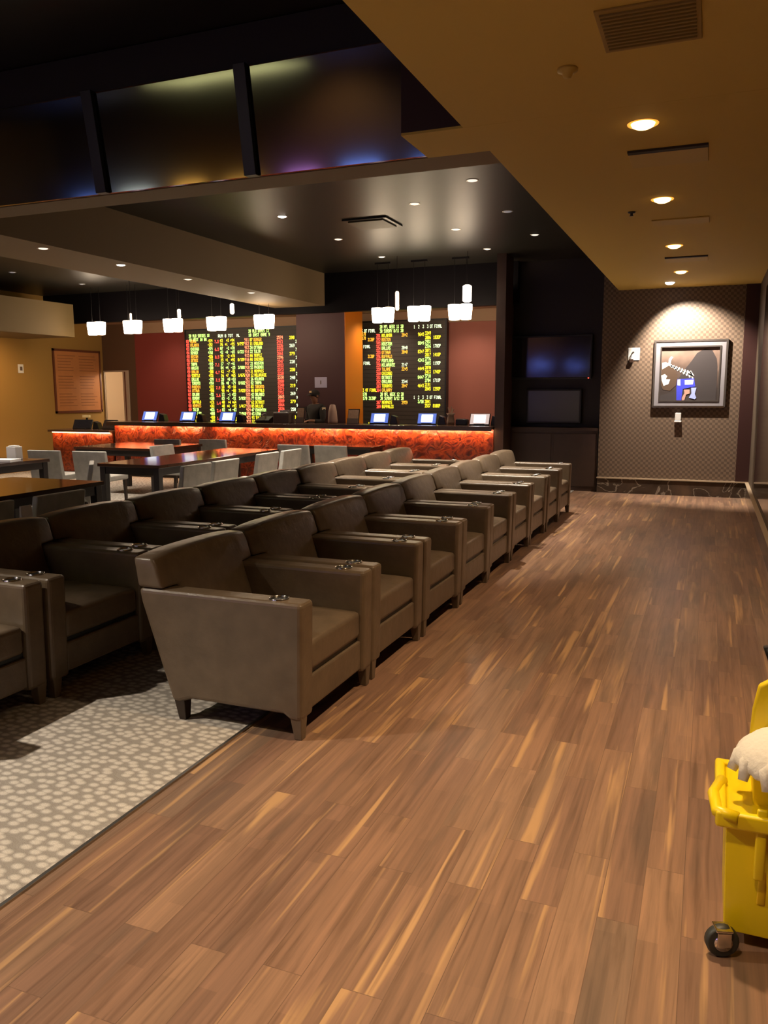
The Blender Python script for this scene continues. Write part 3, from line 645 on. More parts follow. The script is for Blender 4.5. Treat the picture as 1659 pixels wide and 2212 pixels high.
t = thing('desk_phone', 'small black desk phone on the counter in front of the left odds board', 'phone', (-7.68, 13.15, 1.085))
bm = bmesh.new(); vs = add_box(bm, -0.15, 0.13, -0.08, 0.1, 0, 0.12)
for i in (4, 5): vs[i].co.z = 0.05
obj('phone_base', bm, 'cup', t, bevel=0.01)
bm = bmesh.new(); add_tube(bm, [(-0.02, -0.07, 0.13), (-0.02, -0.04, 0.15), (-0.02, 0.06, 0.17), (-0.02, 0.09, 0.15)], [0.02, 0.014, 0.014, 0.02], 8); obj('handset', bm, 'frame_grey', t)

# ------------------------------------------------------------------ LED odds boards
F57 = {'0': '0E11131519110E', '1': '040C040404040E', '2': '0E11010204081F', '3': '1F02040201110E', '4': '02060A121F0202', '5': '1F101E0101110E', '6': '0608101E11110E', '7': '1F010204080808', '8': '0E11110E11110E', '9': '0E11110F01020C',
       'A': '0E11111F111111', 'B': '1E11111E11111E', 'C': '0E11101010110E', 'D': '1C12111111121C', 'E': '1F10101E10101F', 'F': '1F10101E101010', 'G': '0E11101711110F', 'H': '1111111F111111', 'I': '0E04040404040E', 'K': '11121418141211',
       'L': '1010101010101F', 'M': '111B1515111111', 'N': '11191513111111', 'O': '0E11111111110E', 'P': '1E11111E101010', 'R': '1E11111E141211', 'S': '0F10100E01011E', 'T': '1F040404040404', 'U': '1111111111110E', 'V': '11111111110A04',
       'W': '1111111515150A', 'Y': '11110A04040404', '+': '0004041F040400', '-': '0000001F000000', '/': '01010204081010', '.': '00000000000C0C', ' ': '00000000000000', 'J': '0702020202120C', 'X': '11110A040A1111', ':': '000C0C000C0C00'}
def led_text(bm, s, x, z, cw, chh, c, y=-0.004):
    px = cw / 5.9; pz = chh / 7.0; mi = 'rsgyow'.index(c)
    for ch in s:
        g_ = F57.get(ch, F57['8'])
        for r in range(7):
            bits = int(g_[2 * r:2 * r + 2], 16); k = 0
            while k < 5:
                if bits >> (4 - k) & 1:
                    k2 = k
                    while k2 + 1 < 5 and bits >> (3 - k2) & 1: k2 += 1
                    xa, xb = x + k * px, x + (k2 + 1) * px; za, zb = z - r * pz, z - (r + 0.92) * pz
                    sh = 0.0
                    bm.faces.new([bm.verts.new(p) for p in ((xa, y, zb), (xb, y, zb), (xb, y, za), (xa, y, za))]).material_index = mi
                    k = k2 + 1
                else: k += 1
        x += cw
def board(label, x0, x1, z0, z1, fill):
    t = thing('odds_board', label, 'scoreboard', (x0, YB - 0.13, 0), 0, 'lit odds boards behind the counter')
    bm = bmesh.new(); add_box(bm, 0, x1 - x0, 0, 0.125, z0, z1); obj('cabinet', bm, 'led_back', t)
    bm = bmesh.new(); n = int((z1 - z0) / 0.084)
    for i in range(n): add_box(bm, 0, x1 - x0, -0.003, 0, z0 + 0.02 + i * 0.084, z0 + 0.028 + i * 0.084)
    obj('panel_joints', bm, mat('led_joint', (0.03, 0.024, 0.018), 0.6), t)
    bm = bmesh.new(); W_ = x1 - x0
    add_box(bm, -0.03, 0, -0.02, 0.125, z0 - 0.03, z1 + 0.03); add_box(bm, W_, W_ + 0.03, -0.02, 0.125, z0 - 0.03, z1 + 0.03); add_box(bm, 0, W_, -0.02, 0.125, z1, z1 + 0.03)
    obj('board_frame', bm, 'frame_black', t)
    bm = bmesh.new(); fill(bm); obj('lit_figures', bm, [LED[c] for c in 'rsgyow'], t)
NAMES = 'MIAMI ATLANTA CHICAGO DENVER BOSTON DETROIT TAMPA HOUSTON OAKLAND SEATTLE DALLAS TORONTO PHOENIX OTTAWA CALGARY EDMONTON BUFFALO MEMPHIS TULSA PORTLAND UTAH ORLANDO MILWAUKEE TEMPLE RICE TULANE'.split()
def dg(n): return ''.join(rnd.choice('0123456789') for _ in range(n))
RP = 0.0835
def fill1(b):
    cw, chh = 0.034, 0.066
    W_ = 2.79; zt = 2.80
    def X(p): return (p - 145) / (1360 - 145) * W_      # columns measured along the board
    led_text(b, '20 MLB SERIES 18', X(178), 2.92, 0.034, chh, 'g'); led_text(b, '10 WEST 1H 08', X(178), 2.92 - RP, 0.036, chh, 'g')
    led_text(b, 'RUN 8 TOT  ML', X(510), 2.90, 0.043, chh, 'w')
    led_text(b, '20 MLB GAMES 12', X(845), 3.0 - 0.02, 0.034, chh, 'g'); led_text(b, '10 EAST GAME 9', X(845), 2.98 - RP, 0.038, chh, 'g')
    for i in range(23):
        z = zt - i * RP; band = (i // 2) % 2; c = 'g' if band else rnd.choice('oy'); c2 = 'g' if band else 'y'
        led_text(b, '9%02d' % (51 + i), X(128) + 0.02, z, 0.033, chh, 'r')
        nme = NAMES[i % len(NAMES)]
        led_text(b, nme[:rnd.choice((6, 7, 8))], X(185) + 0.02, z, 0.032, chh, c)
        led_text(b, rnd.choice('+-') + dg(3), X(392), z, 0.031, chh, c2)
        if i % 2 == 0: led_text(b, dg(1) + '.' + dg(1), X(470), z - 0.02, 0.036, chh, 'r')
        led_text(b, dg(2), X(530), z, 0.038, chh, c2)
        led_text(b, rnd.choice('+-') + dg(1), X(585) if i % 2 else X(600), z, 0.036, chh, c2)
        led_text(b, rnd.choice('+-') + dg(2), X(645), z, 0.036, chh, c2)
        if i % 2 == 1: led_text(b, dg(1) + '/' + dg(3), X(722), z, 0.034, chh, c2)
        led_text(b, '9%02d' % (11 + i), X(800), z, 0.038, chh, 's'); led_text(b, dg(2), X(858), z, 0.035, chh, c2)
        led_text(b, NAMES[(i * 5 + 3) % len(NAMES)], X(900), z, 0.033, chh, c2 if i % 3 else c)
        if i < 22: led_text(b, '2' + dg(3), X(1147), z + 0.03, 0.038, chh, 'r' if i % 5 else 's')
        if i % 2 == 0 and i < 21: led_text(b, '2' + dg(1) + rnd.choice('09'), X(1278), z + 0.02, 0.042, chh, 'w' if band else 'y')
        if i % 2 == 1: led_text(b, rnd.choice('279'), X(1340), z + 0.02, 0.034, chh, 'w')
def fill2(b):
    cw, chh = 0.034, 0.066; W_ = 2.2
    def X(p): return 0.42 + (p - 600) / (1235 - 600) * 1.76
    led_text(b, '20 NFL WEEK 11 20', X(750), 2.97, 0.030, chh, 'g'); led_text(b, '30 SUNDAY 8/11 20', X(750), 2.97 - RP, 0.030, chh, 'g')
    led_text(b, '3 OT FINAL', X(605), 2.90, 0.031, chh, 'w'); led_text(b, '1  2  3  3 OT FINAL', X(1012), 2.95, 0.031, chh, 'w')
    for i in range(14):
        z = 2.80 - i * RP; band = (i // 2) % 2; c = 'g' if band else 'o'
        led_text(b, '2%02d' % (51 + i), X(722), z, 0.032, chh, 'r'); led_text(b, NAMES[(i * 3 + 1) % len(NAMES)], X(765), z, 0.032, chh, c if i % 3 else ('g' if band else 'y'))
        if i % 4 in (0, 3): led_text(b, '2' + dg(1) + '+' + dg(1), X(920), z, 0.032, chh, 'w' if i % 4 == 3 else 'o')
        if i % 2 == 0: led_text(b, dg(2) + '+' + dg(1), X(1045), z, 0.032, chh, 'g' if band else 'y')
        led_text(b, rnd.choice('23') + dg(3), X(1098), z + 0.02, 0.031, chh, 'g' if band else 'y')
        if i % 2 == 1: led_text(b, '1' + dg(2) + 'OP', X(1160), z + 0.02, 0.031, chh, 'y' if i % 4 == 1 else 'w')
        if i in (0, 1): led_text(b, '2170', X(600), z + 0.04, 0.028, chh, 'o')
        if i == 1 or i == 5: led_text(b, '3130P', X(655), z + 0.01, 0.029, chh, 'o')
        if i in (3, 7): led_text(b, '8 FINAL', X(598), z + 0.04, 0.031, chh, 'w')
    z = 2.80 - 13 * RP
    led_text(b, '3 OT FINAL', X(612), z, 0.031, chh, 'y'); z -= RP
    led_text(b, '20 NFL WEEK 12 20', X(752), z, 0.030, chh, 'g'); led_text(b, '30 SUNDAY 8/12 20', X(752), z - RP, 0.030, chh, 'g')
    led_text(b, '2170', X(600), z, 0.031, chh, 'g'); led_text(b, '2170 3130P', X(600), z - RP, 0.033, chh, 'g'); led_text(b, '1  2  3  3 OT FINAL', X(1012), z - RP + 0.02, 0.031, chh, 'w')
    for k, (a, nme) in enumerate((('267', 'MEMPHIS'), ('269', 'BUFFALO3'))):
        zz = z - (2 + k) * RP
        led_text(b, a, X(722), zz, 0.032, chh, 'r'); led_text(b, nme, X(765), zz, 0.032, chh, 'y'); led_text(b, '2' + dg(3), X(1098), zz + .02, 0.031, chh, 'y')
        if k: led_text(b, '810OP', X(1160), zz + .02, 0.031, chh, 'y')
        else: led_text(b, '2959', X(920), zz, 0.032, chh, 'o'); led_text(b, '3/50', X(1045), zz + .02, 0.031, chh, 'g')
    led_text(b, '19100P', X(655), 2.80 - 21.2 * RP, 0.030, chh, 'y')
board('tall left odds board crowded with red, green and yellow figures', -10.93, -8.14, 0.9, 3.0, fill1)
board('right odds board with an empty lower part, between orange pillar side and dusty red wall', -7.1, -4.88, 0.9, 3.03, fill2)

# notices
tag(obj('notice_sheet', box(-0.13, 0.13, -0.006, 0, -0.1, 0.1), 'lilac'), 'pale lilac notice sheet taped on the dark pillar', 'notice').location = (-6.96, 14.069, 1.83)
bm = bmesh.new(); add_box(bm, -0.01, 0.012, -0.008, -0.006, -0.035, 0.035); obj('notice_mark', bm, 'box', bpy.data.objects['notice_sheet'])
t = thing('notice_board', 'large orange brown notice board on the ochre left wall', 'notice board', (XL + 0.001, 14.65, 1.9))
obj('board_panel', box(0, 0.02, -0.72, 0.70, -0.66, 0.67), 'board', t)
bm = bmesh.new()
for a in ((-0.75, -0.71, -0.7, 0.71), (0.69, 0.73, -0.7, 0.71)): add_box(bm, 0, 0.035, a[0], a[1], a[2], a[3])
add_box(bm, 0, 0.035, -0.75, 0.73, 0.66, 0.71); add_box(bm, 0, 0.035, -0.75, 0.73, -0.70, -0.65); obj('board_frame', bm, 'board_frame', t)
bm = bmesh.new()
for c_ in range(2):
    for r in range(18):
        if r in (6, 12): continue
        y_ = -0.62 + c_ * 0.66; add_box(bm, 0.02, 0.022, y_, y_ + rnd.uniform(0.4, 0.56), 0.56 - r * 0.065, 0.575 - r * 0.065)
obj('printed_lines', bm, mat('board_lines', (0.33, 0.12, 0.04), 0.7), t)
t = thing('wall_thermostat', 'small white control plate on the ochre left wall', 'thermostat', (XL, 13.0, 2.15))
obj('plate', box(0, 0.02, -0.07, 0.07, -0.09, 0.09), 'white', t, bevel=0.005); obj('dial', box(0.02, 0.03, -0.03, 0.03, -0.04, 0.04), 'box', t, bevel=0.004)

# ------------------------------------------------------------------ pendants over the counter
def twin(label, x, y, z, one=False):
    t = thing('pendant_lamp', label, 'pendant lamp', (x, y, z), 0, 'glowing pendant lamps over the counter')
    for s in (-1, 1):
        bm = bmesh.new(); add_lathe(bm, [(0.080, -0.12), (0.088, -0.11), (0.104, 0.06), (0.104, 0.12), (0.095, 0.125)], 22, s * 0.098); sh = obj('shade', bm, 'tube', t, True)
        bm = bmesh.new(); add_tube(bm, [(s * 0.098, 0, 0.12), (s * 0.098, 0, RZ - z)], 0.004, 6); obj('cord', bm, 'frame_black', t)
    obj('ceiling_bar', box(-0.14, 0.14, -0.02, 0.02, RZ - z - 0.03, RZ - z), 'frame_black', t)
    point('pendant_glow', (x, y, z - 0.2), 7, (1, 0.72, 0.45), 0.1)
PX = [(-11.35, 'leftmost twin pendant lamp, above the low counter'), (-10.47, 'twin pendant lamp above the red wall, second from the left'), (-9.53, 'twin pendant lamp left of the left odds board, third from the left'),
      (-8.56, 'twin pendant lamp above the middle of the left odds board'), (-7.55, 'twin pendant lamp above the right end of the left odds board'),
      (-5.24, 'twin pendant lamp above the right odds board, beside the pillar'), (-4.59, 'twin pendant lamp above the middle of the right odds board'), (-3.88, 'rightmost twin pendant lamp, against the dusty red wall')]
for x, l in PX: twin(l, x, 13.0, 2.90 if x < -7 else 2.93)
def slim(label, x, y, z, h, r, m):
    t = thing('slim_pendant', label, 'pendant lamp', (x, y, z), 0, 'slim tube pendants in front of the counter')
    bm = bmesh.new(); add_lathe(bm, [(r * .6, -h / 2), (r, -h / 2 + .02), (r, h / 2 - .02), (r * .6, h / 2)], 14); obj('glass_tube', bm, m, t, True)
    bm = bmesh.new(); add_tube(bm, [(0, 0, h / 2), (0, 0, RZ - z)], 0.004, 6); obj('cord', bm, 'frame_black', t)
for x, z, h, r, m, l in ((-10.1, 3.0, .22, .02, 'tube_dim', 'slim dim tube pendant, leftmost'), (-9.02, 3.06, .16, .03, 'tube', 'slim tube pendant above the third twin lamp'),
                         (-7.9, 3.1, .18, .035, 'tube', 'slim tube pendant above the fourth twin lamp'), (-4.79, 3.1, .30, .03, 'tube_dim', 'slim amber tube pendant right of the pillar'),
                         (-3.62, 3.16, .26, .07, 'tube', 'thick glowing tube pendant above the rightmost twin lamp')):
    slim(l, x, 12.5, z, h, r, m)

# ------------------------------------------------------------------ screens by the aisle
def tvset(label, x0, x1, z0, z1, y, m, tilt=0):
    t = thing('television', label, 'television', ((x0 + x1) / 2, y, z0)); X = (x1 - x0) / 2; h = z1 - z0
    obj('tv_housing', box(-X, X, 0, 0.07, 0, h), 'frame_black', t, bevel=0.006)
    bm = bmesh.new(); n = 12
    grid = [[bm.verts.new((-X + .03 + (2 * X - .06) * i / n, -0.004, .03 + (h - .06) * j / 6)) for i in range(n + 1)] for j in range(7)]
    for j in range(6):
        for i in range(n): bm.faces.new((grid[j][i], grid[j][i + 1], grid[j + 1][i + 1], grid[j + 1][i]))
    obj('screen', bm, m, t)
    obj('wall_mount', box(-0.15, 0.15, 0.07, 0.12, h * .3, h * .7), 'frame_black', t)
    return t
t = tvset('large dark wall television with glossy reflections, upper of two', -3.2, -1.85, 1.85, 2.57, 13.78, mat('wavy_tv_glass', (0.10, 0.09, 0.09), 0.09, 0.85, bump=0.10, bscale=1.8))
bm = bmesh.new(); add_box(bm, 0.62, 0.635, -0.006, 0, 0.005, 0.02); obj('standby_light', bm, LED['r'], t)
tvset('smaller greyish screen standing below the large television', -2.92, -2.0, 1.11, 1.68, 13.78, 'tv2')
t = thing('screen_ledge', 'dark wooden ledge cabinet under the smaller screen', 'cabinet', (-2.43, 13.6, 0))
obj('cabinet_body', box(-0.74, 0.74, 0.0, 0.29, 0.0, 1.0), 'oak', t); obj('cabinet_top', box(-0.75, 0.75, -0.03, 0.29, 1.0, 1.05), 'oak', t, bevel=0.004)
for x in (-0.37, 0.37): obj('door', box(x - 0.35, x + 0.35, -0.012, 0, 0.08, 0.95), 'oak', t, bevel=0.003)

# ------------------------------------------------------------------ framed picture on the wallpapered wall
t = thing('framed_picture', 'grey framed football photograph under the spotlight on the patterned wall', 'picture', (-0.33, YF, 1.905))
X, Z = 0.535, 0.52
def ring(bm, X0, Z0, X1, Z1, y0, y1):
    add_box(bm, -X0, -X1, y0, y1, -Z0, Z0); add_box(bm, X1, X0, y0, y1, -Z0, Z0); add_box(bm, -X1, X1, y0, y1, Z1, Z0); add_box(bm, -X1, X1, y0, y1, -Z0, -Z1)
bm = bmesh.new(); ring(bm, X, Z, X - .03, Z - .03, -0.05, 0); obj('outer_moulding', bm, 'frame_edge', t)
bm = bmesh.new(); ring(bm, X - .03, Z - .03, X - .095, Z - .095, -0.04, 0); obj('frame_band', bm, 'frame_grey', t)
bm = bmesh.new(); ring(bm, X - .095, Z - .095, X - .115, Z - .115, -0.05, 0); obj('inner_moulding', bm, 'frame_edge', t)
obj('silver_edge', box(-X + .01, X - .01, -0.056, -0.05, -Z, -Z + .025), 'chrome', t)
bm = bmesh.new(); add_box(bm, -X + .1, X - .1, -0.012, 0, -Z + .1, Z - .1)
def photo_mat():
    m, t_, b = nt('photo_backdrop'); tc = t_.nodes.new('ShaderNodeTexCoord'); sp = t_.nodes.new('ShaderNodeSeparateXYZ'); t_.links.new(tc.outputs['Object'], sp.inputs[0])
    n = t_.nodes.new('ShaderNodeTexNoise'); n.inputs['Scale'].default_value = 4; t_.links.new(tc.outputs['Object'], n.inputs['Vector'])
    ad = t_.nodes.new('ShaderNodeMath'); ad.operation = 'MULTIPLY_ADD'; ad.inputs[1].default_value = 0.5; t_.links.new(n.outputs[0], ad.inputs[0]); t_.links.new(sp.outputs['Z'], ad.inputs[2])
    r = ramp(t_, [(0.0, (0.045, 0.035, 0.032)), (0.35, (0.11, 0.075, 0.06)), (0.62, (0.24, 0.165, 0.13))]); t_.links.new(ad.outputs[0], r.inputs[0])
    t_.links.new(r.outputs[0], b.inputs['Base Color']); b.inputs['Roughness'].default_value = 0.3; return m
pic = obj('photograph', bm, photo_mat(), t)
def patch(name, pts, m, y):
    bm = bmesh.new(); a = [bm.verts.new((x, y, z)) for x, z in pts]; b_ = [bm.verts.new((x, y - 0.002, z)) for x, z in pts]
    bm.faces.new(a); bm.faces.new(b_[::-1]); n = len(pts)
    for i in range(n): bm.faces.new((a[i], a[(i + 1) % n], b_[(i + 1) % n], b_[i]))
    bmesh.ops.recalc_face_normals(bm, faces=bm.faces); return obj(name, bm, m, pic)
def pz(p): return [((u - 840) / 1160 * 1.0, (800 - v) / 1010 * 0.97) for u, v in p]
dk = mat('photo_dark', (0.05, 0.042, 0.042), 0.35); dk2 = mat('photo_brown', (0.085, 0.055, 0.038), 0.35); pw = mat('photo_white', (0.92, 0.88, 0.82), 0.4)
pbl = mat('photo_blue', (0.05, 0.06, 0.55), 0.35); plb = mat('photo_pale_blue', (0.32, 0.38, 0.75), 0.4); psk = mat('photo_skin', (0.45, 0.25, 0.2), 0.4)
patch('dark_shape', pz([(330, 1150), (600, 1080), (640, 900), (760, 720), (860, 600), (950, 470), (1080, 400), (1200, 430), (1280, 560), (1300, 700), (1300, 1250), (330, 1250)]), dk, -0.012)
patch('ball_shape', pz([(370, 700), (470, 660), (560, 680), (640, 820), (620, 980), (520, 1070), (400, 1050), (360, 980)]), dk2, -0.0145)
patch('white_mark', pz([(365, 620), (430, 605), (500, 650), (430, 690), (372, 720)]), pw, -0.017)
patch('white_mark', pz([(470, 640), (480, 560), (515, 515), (550, 530), (515, 580), (510, 650)]), pw, -0.0172)
bm = bmesh.new(); L0, L1 = (495, 655), (905, 835)
def quad(p0, p1, w_):
    (x0, z0), (x1, z1) = pz([p0, p1]); dx, dz = x1 - x0, z1 - z0; l = math.hypot(dx, dz); nx, nz = -dz / l * w_, dx / l * w_
    vs = [bm.verts.new(p) for p in ((x0 - nx, -0.0182, z0 - nz), (x1 - nx, -0.0182, z1 - nz), (x1 + nx, -0.0182, z1 + nz), (x0 + nx, -0.0182, z0 + nz))]
    f = bm.faces.new(vs); r_ = bmesh.ops.extrude_face_region(bm, geom=[f]); bmesh.ops.translate(bm, vec=(0, 0.003, 0), verts=[v for v in r_['geom'] if isinstance(v, bmesh.types.BMVert)])
quad(L0, L1, 0.012)
for k in range(8):
    f_ = (k + 0.6) / 8.2; u = L0[0] + (L1[0] - L0[0]) * f_; v = L0[1] + (L1[1] - L0[1]) * f_; g_ = 26 + 5 * k
    quad((u - g_ * .35, v - g_), (u + g_ * .45, v + g_), 0.0095)
quad((840, 760), (900, 840), 0.022)
bmesh.ops.recalc_face_normals(bm, faces=bm.faces); obj('white_laces', bm, pw, pic)
patch('white_mark', pz([(360, 820), (420, 800), (460, 830), (440, 880), (515, 885), (490, 960), (450, 970), (410, 990), (370, 900)]), pw, -0.0176)
patch('blue_shape', pz([(640, 880), (920, 870), (950, 1000), (740, 1040), (720, 1250), (640, 1260), (630, 1000)]), pbl, -0.0178)
patch('pale_patch', pz([(645, 890), (690, 885), (695, 985), (645, 980)]), pw, -0.02); patch('pale_patch', pz([(765, 900), (915, 895), (905, 965), (770, 970)]), pw, -0.0202)
patch('skin_patch', pz([(760, 1050), (855, 1050), (860, 1110), (800, 1130), (780, 1210), (735, 1250), (730, 1180), (770, 1110)]), psk, -0.0204)
patch('pale_blue_shape', pz([(880, 1020), (970, 1020), (945, 1120), (975, 1180), (950, 1205), (850, 1180), (890, 1110)]), plb, -0.0206)
# wall plate with hook, small box below the picture
t = thing('wall_plate', 'square white wall plate with a small hook, left of the framed picture', 'wall plate', (-1.17, YF, 2.225))
obj('plate', box(-0.088, 0.088, -0.015, 0, -0.098, 0.098), 'white', t, bevel=0.012, seg=3)
bm = bmesh.new(); add_tube(bm, [(0.0, -0.015, 0.03), (-0.01, -0.045, 0.035), (-0.035, -0.05, 0.0), (-0.042, -0.05, -0.06), (-0.042, -0.05, -0.09)], 0.007, 8); obj('hook', bm, 'frame_edge', t)
obj('plug', box(-0.065, 0.0, -0.06, -0.015, -0.135, -0.08), 'oak', t, bevel=0.008)
t = thing('sensor_box', 'small white box on the patterned wall just below the framed picture', 'sensor', (-0.465, YF, 1.245))
obj('sensor_body', box(-0.045, 0.045, -0.07, 0, -0.06, 0.06), mat('grey_white_plastic', (0.6, 0.57, 0.54), 0.45), t, bevel=0.01); obj('sensor_base', box(-0.052, 0.052, -0.075, 0, -0.085, -0.06), 'white', t, bevel=0.006)

# ------------------------------------------------------------------ person behind the counter
def skin_mesh(name, verts, edges, radii, m, parent, sub=2):
    me = bpy.data.meshes.new(name); me.from_pydata(verts, edges, []); o = bpy.data.objects.new(name, me); C.objects.link(o)
    me.materials.append(M[m]) if isinstance(m, str) else me.materials.append(m)
    if parent is not None: o.parent = parent
    sk = o.modifiers.new('skin', 'SKIN'); sk.use_smooth_shade = True
    for i, r in enumerate(radii):
        d = me.skin_vertices[0].data[i]; d.radius = r if isinstance(r, tuple) else (r, r); d.use_root = (i == 0)
    s = o.modifiers.new('sub', 'SUBSURF'); s.levels = sub; s.render_levels = sub
    return o
# local frame: person faces -X (to our left), slightly towards the counter
pv = [(0, 0, 0.93), (0, 0, 1.10), (0, 0, 1.28), (-0.01, 0, 1.40), (-0.02, 0, 1.46), (-0.045, 0, 1.53), (-0.05, 0, 1.60), (-0.045, 0, 1.655)]
pe = [(i, i + 1) for i in range(7)]; pr_ = [(0.15, 0.12), (0.13, 0.11), (0.14, 0.12), (0.10, 0.09), 0.05, 0.062, 0.078, 0.06]
def limb(pts, rs, root):
    global pv, pe, pr_
    b0 = len(pv); pv += pts; pr_ += rs; pe += [(root, b0)] + [(b0 + i, b0 + i + 1) for i in range(len(pts) - 1)]
    return b0 + len(pts) - 1
for s in (-1, 1):
    limb([(0, s * .09, .86), (0, s * .10, .50), (0.01, s * .10, .10), (0.0, s * .10, .045), (-0.13, s * .105, .03)], [.085, .06, .042, .045, .03], 0)
    hnd = limb([(0, s * .17, 1.38), (-.02, s * .22, 1.20), (-.04, s * .22, 1.12), (-.18, s * .17, 1.13), (-.25, s * .14, 1.14), (-.29, s * .135, 1.14)], [.055, .045, .04, .034, .026, .03], 3)
    bx, by, bz = pv[hnd]
    for f in range(4):
        yy = by + (f - 1.5) * 0.02; L = (.07, .08, .075, .06)[f]
        limb([(bx - .03, yy, bz), (bx - .03 - L * .5, yy, bz - .008), (bx - .03 - L, yy, bz - .03)], [.009, .008, .007], hnd)
    limb([(bx - .005, by - s * .035, bz), (bx - .035, by - s * .05, bz - .012)], [.010, .008], hnd)
person = skin_mesh('person', pv, pe, pr_, 'skin', None)
person.location = (-6.93, 13.80, 0.0); person.rotation_euler = (0, 0, R(62)); person.scale = (0.97, 1.06, 0.98)
tag(person, 'person in a dark cap and dark jacket standing behind the counter before the pillar', 'person')
skin_mesh('jacket', [(0, 0, .92), (0, 0, 1.10), (0, 0, 1.28), (-.005, 0, 1.40), (-.015, 0, 1.455), (0, -.18, 1.39), (-.02, -.225, 1.20), (-.04, -.225, 1.115), (-.2, -.165, 1.13), (0, .18, 1.39), (-.02, .225, 1.20), (-.04, .225, 1.115), (-.2, .165, 1.13)],
          [(0, 1), (1, 2), (2, 3), (3, 4), (3, 5), (5, 6), (6, 7), (7, 8), (3, 9), (9, 10), (10, 11), (11, 12)],
          [(.18, .15), (.165, .14), (.175, .15), (.13, .115), .07, .075, .062, .055, .045, .075, .062, .055, .045], 'cloth', person)
skin_mesh('trousers', [(0, 0, .93), (0, -.09, .84), (0, -.10, .5), (.01, -.10, .09), (0, .09, .84), (0, .10, .5), (.01, .10, .09)], [(0, 1), (1, 2), (2, 3), (0, 4), (4, 5), (5, 6)],
          [(.165, .135), .1, .078, .062, .1, .078, .062], 'cloth', person)
for s in (-1, 1):
    bm = bmesh.new(); add_box(bm, -0.2, 0.06, s * .105 - .045, s * .105 + .045, 0.0, 0.075); obj('shoe', bm, 'cup', person, bevel=0.02)
bm = bmesh.new(); bmesh.ops.create_uvsphere(bm, u_segments=18, v_segments=12, radius=1)
for v in bm.verts: v.co = Vector((v.co.x * .105 - .04, v.co.y * .088, max(v.co.z, -0.05) * .085 + 1.645))
obj('cap', bm, 'cloth', person, True)
bm = bmesh.new(); add_lathe(bm, [(0.001, 0.004), (0.07, 0.003), (0.075, 0.0), (0.07, -0.004), (0.001, -0.004)], 18, 0, 0, 0, mtx=Matrix.Translation((-.125, 0, 1.635)) @ Matrix.Rotation(R(-12), 4, 'Y') @ Matrix.Diagonal((1.1, 1, 1, 1)))
obj('cap_brim', bm, 'cloth', person, True)
bm = bmesh.new(); add_box(bm, -0.14, -0.128, -0.03, 0.03, 1.66, 1.70); obj('cap_badge', bm, mat('gold_badge', (0.8, 0.55, 0.25), 0.4), person, bevel=0.004)
bm = bmesh.new()   # hair under the cap, nose, ears
add_lathe(bm, [(0.001, -0.06), (0.04, -0.055), (0.085, 0.0), (0.086, 0.05)], 16, 0, 0, 0, mtx=Matrix.Translation((-.028, 0, 1.60))); obj('hair', bm, mat('dark_hair', (0.02, 0.012, 0.008), 0.6), person, True)
bm = bmesh.new(); add_tube(bm, [(-.125, 0, 1.625), (-.150, 0, 1.595), (-.128, 0, 1.585)], [.010, .014, .008], 8); obj('nose', bm, 'skin', person, True)
for s in (-1, 1):
    bm = bmesh.new(); add_lathe(bm, [(0.001, -.006), (.024, -.004), (.026, .004), (.001, .006)], 12, mtx=Matrix.Translation((-.035, s * .083, 1.60)) @ Matrix.Rotation(R(90), 4, 'X')); obj('ear', bm, 'skin', person, True)
    bm = bmesh.new(); bmesh.ops.create_uvsphere(bm, u_segments=10, v_segments=8, radius=.011, matrix=Matrix.Translation((-.120, s * .030, 1.615))); obj('eye', bm, 'cup', person, True)
bm = bmesh.new(); add_box(bm, -.13, -.118, -.022, .022, 1.556, 1.564); obj('mouth', bm, mat('lips', (.22, .07, .05), .5), person, bevel=.002)
bm = bmesh.new(); add_box(bm, -.05, .03, -.245, -.235, 1.34, 1.39, 0, Matrix.Identity(4)); obj('sleeve_patch', bm, mat('sleeve_patch', (0.8, 0.62, 0.4), 0.6), person, bevel=0.003)

# ------------------------------------------------------------------ mop bucket
t = thing('mop_bucket', 'bright yellow wheeled mop bucket with wringer at the right edge', 'mop bucket', (0.0, 0.0, 0.0))
def tapered(bm, x0, x1, y0, y1, z0, z1, ins, mi=0):
    vs = add_box(bm, x0, x1, y0, y1, z0, z1, mi); cx, cy = (x0 + x1) / 2, (y0 + y1) / 2
    for v in vs[:4]: v.co.x += ins if v.co.x < cx else -ins; v.co.y += ins if v.co.y < cy else -ins
    return vs
BX0, BX1, BY0, BY1 = 0.105, 0.56, 2.42, 2.74
def shell(bm, x0, x1, y0, y1, z0, z1, ins, th):
    o_ = [bm.verts.new(p) for p in ((x0 + ins, y0 + ins, z0), (x1 - ins, y0 + ins, z0), (x1 - ins, y1 - ins, z0), (x0 + ins, y1 - ins, z0))]
    a = [bm.verts.new(p) for p in ((x0, y0, z1), (x1, y0, z1), (x1, y1, z1), (x0, y1, z1))]
    b_ = [bm.verts.new(p) for p in ((x0 + th, y0 + th, z1), (x1 - th, y0 + th, z1), (x1 - th, y1 - th, z1), (x0 + th, y1 - th, z1))]
    c_ = [bm.verts.new(p) for p in ((x0 + ins + th, y0 + ins + th, z0 + th), (x1 - ins - th, y0 + ins + th, z0 + th), (x1 - ins - th, y1 - ins - th, z0 + th), (x0 + ins + th, y1 - ins - th, z0 + th))]
    for lo_, hi in ((o_, a), (a, b_), (b_, c_)):
        for i in range(4): bm.faces.new((lo_[i], lo_[(i + 1) % 4], hi[(i + 1) % 4], hi[i]))
    bm.faces.new(o_[::-1]); bm.faces.new(c_); bmesh.ops.recalc_face_normals(bm, faces=bm.faces)
bm = bmesh.new(); shell(bm, BX0, BX1, BY0, BY1, 0.045, 0.41, 0.012, 0.008); tub = obj('tub', bm, 'yellow', t, True, 0.02, 3)
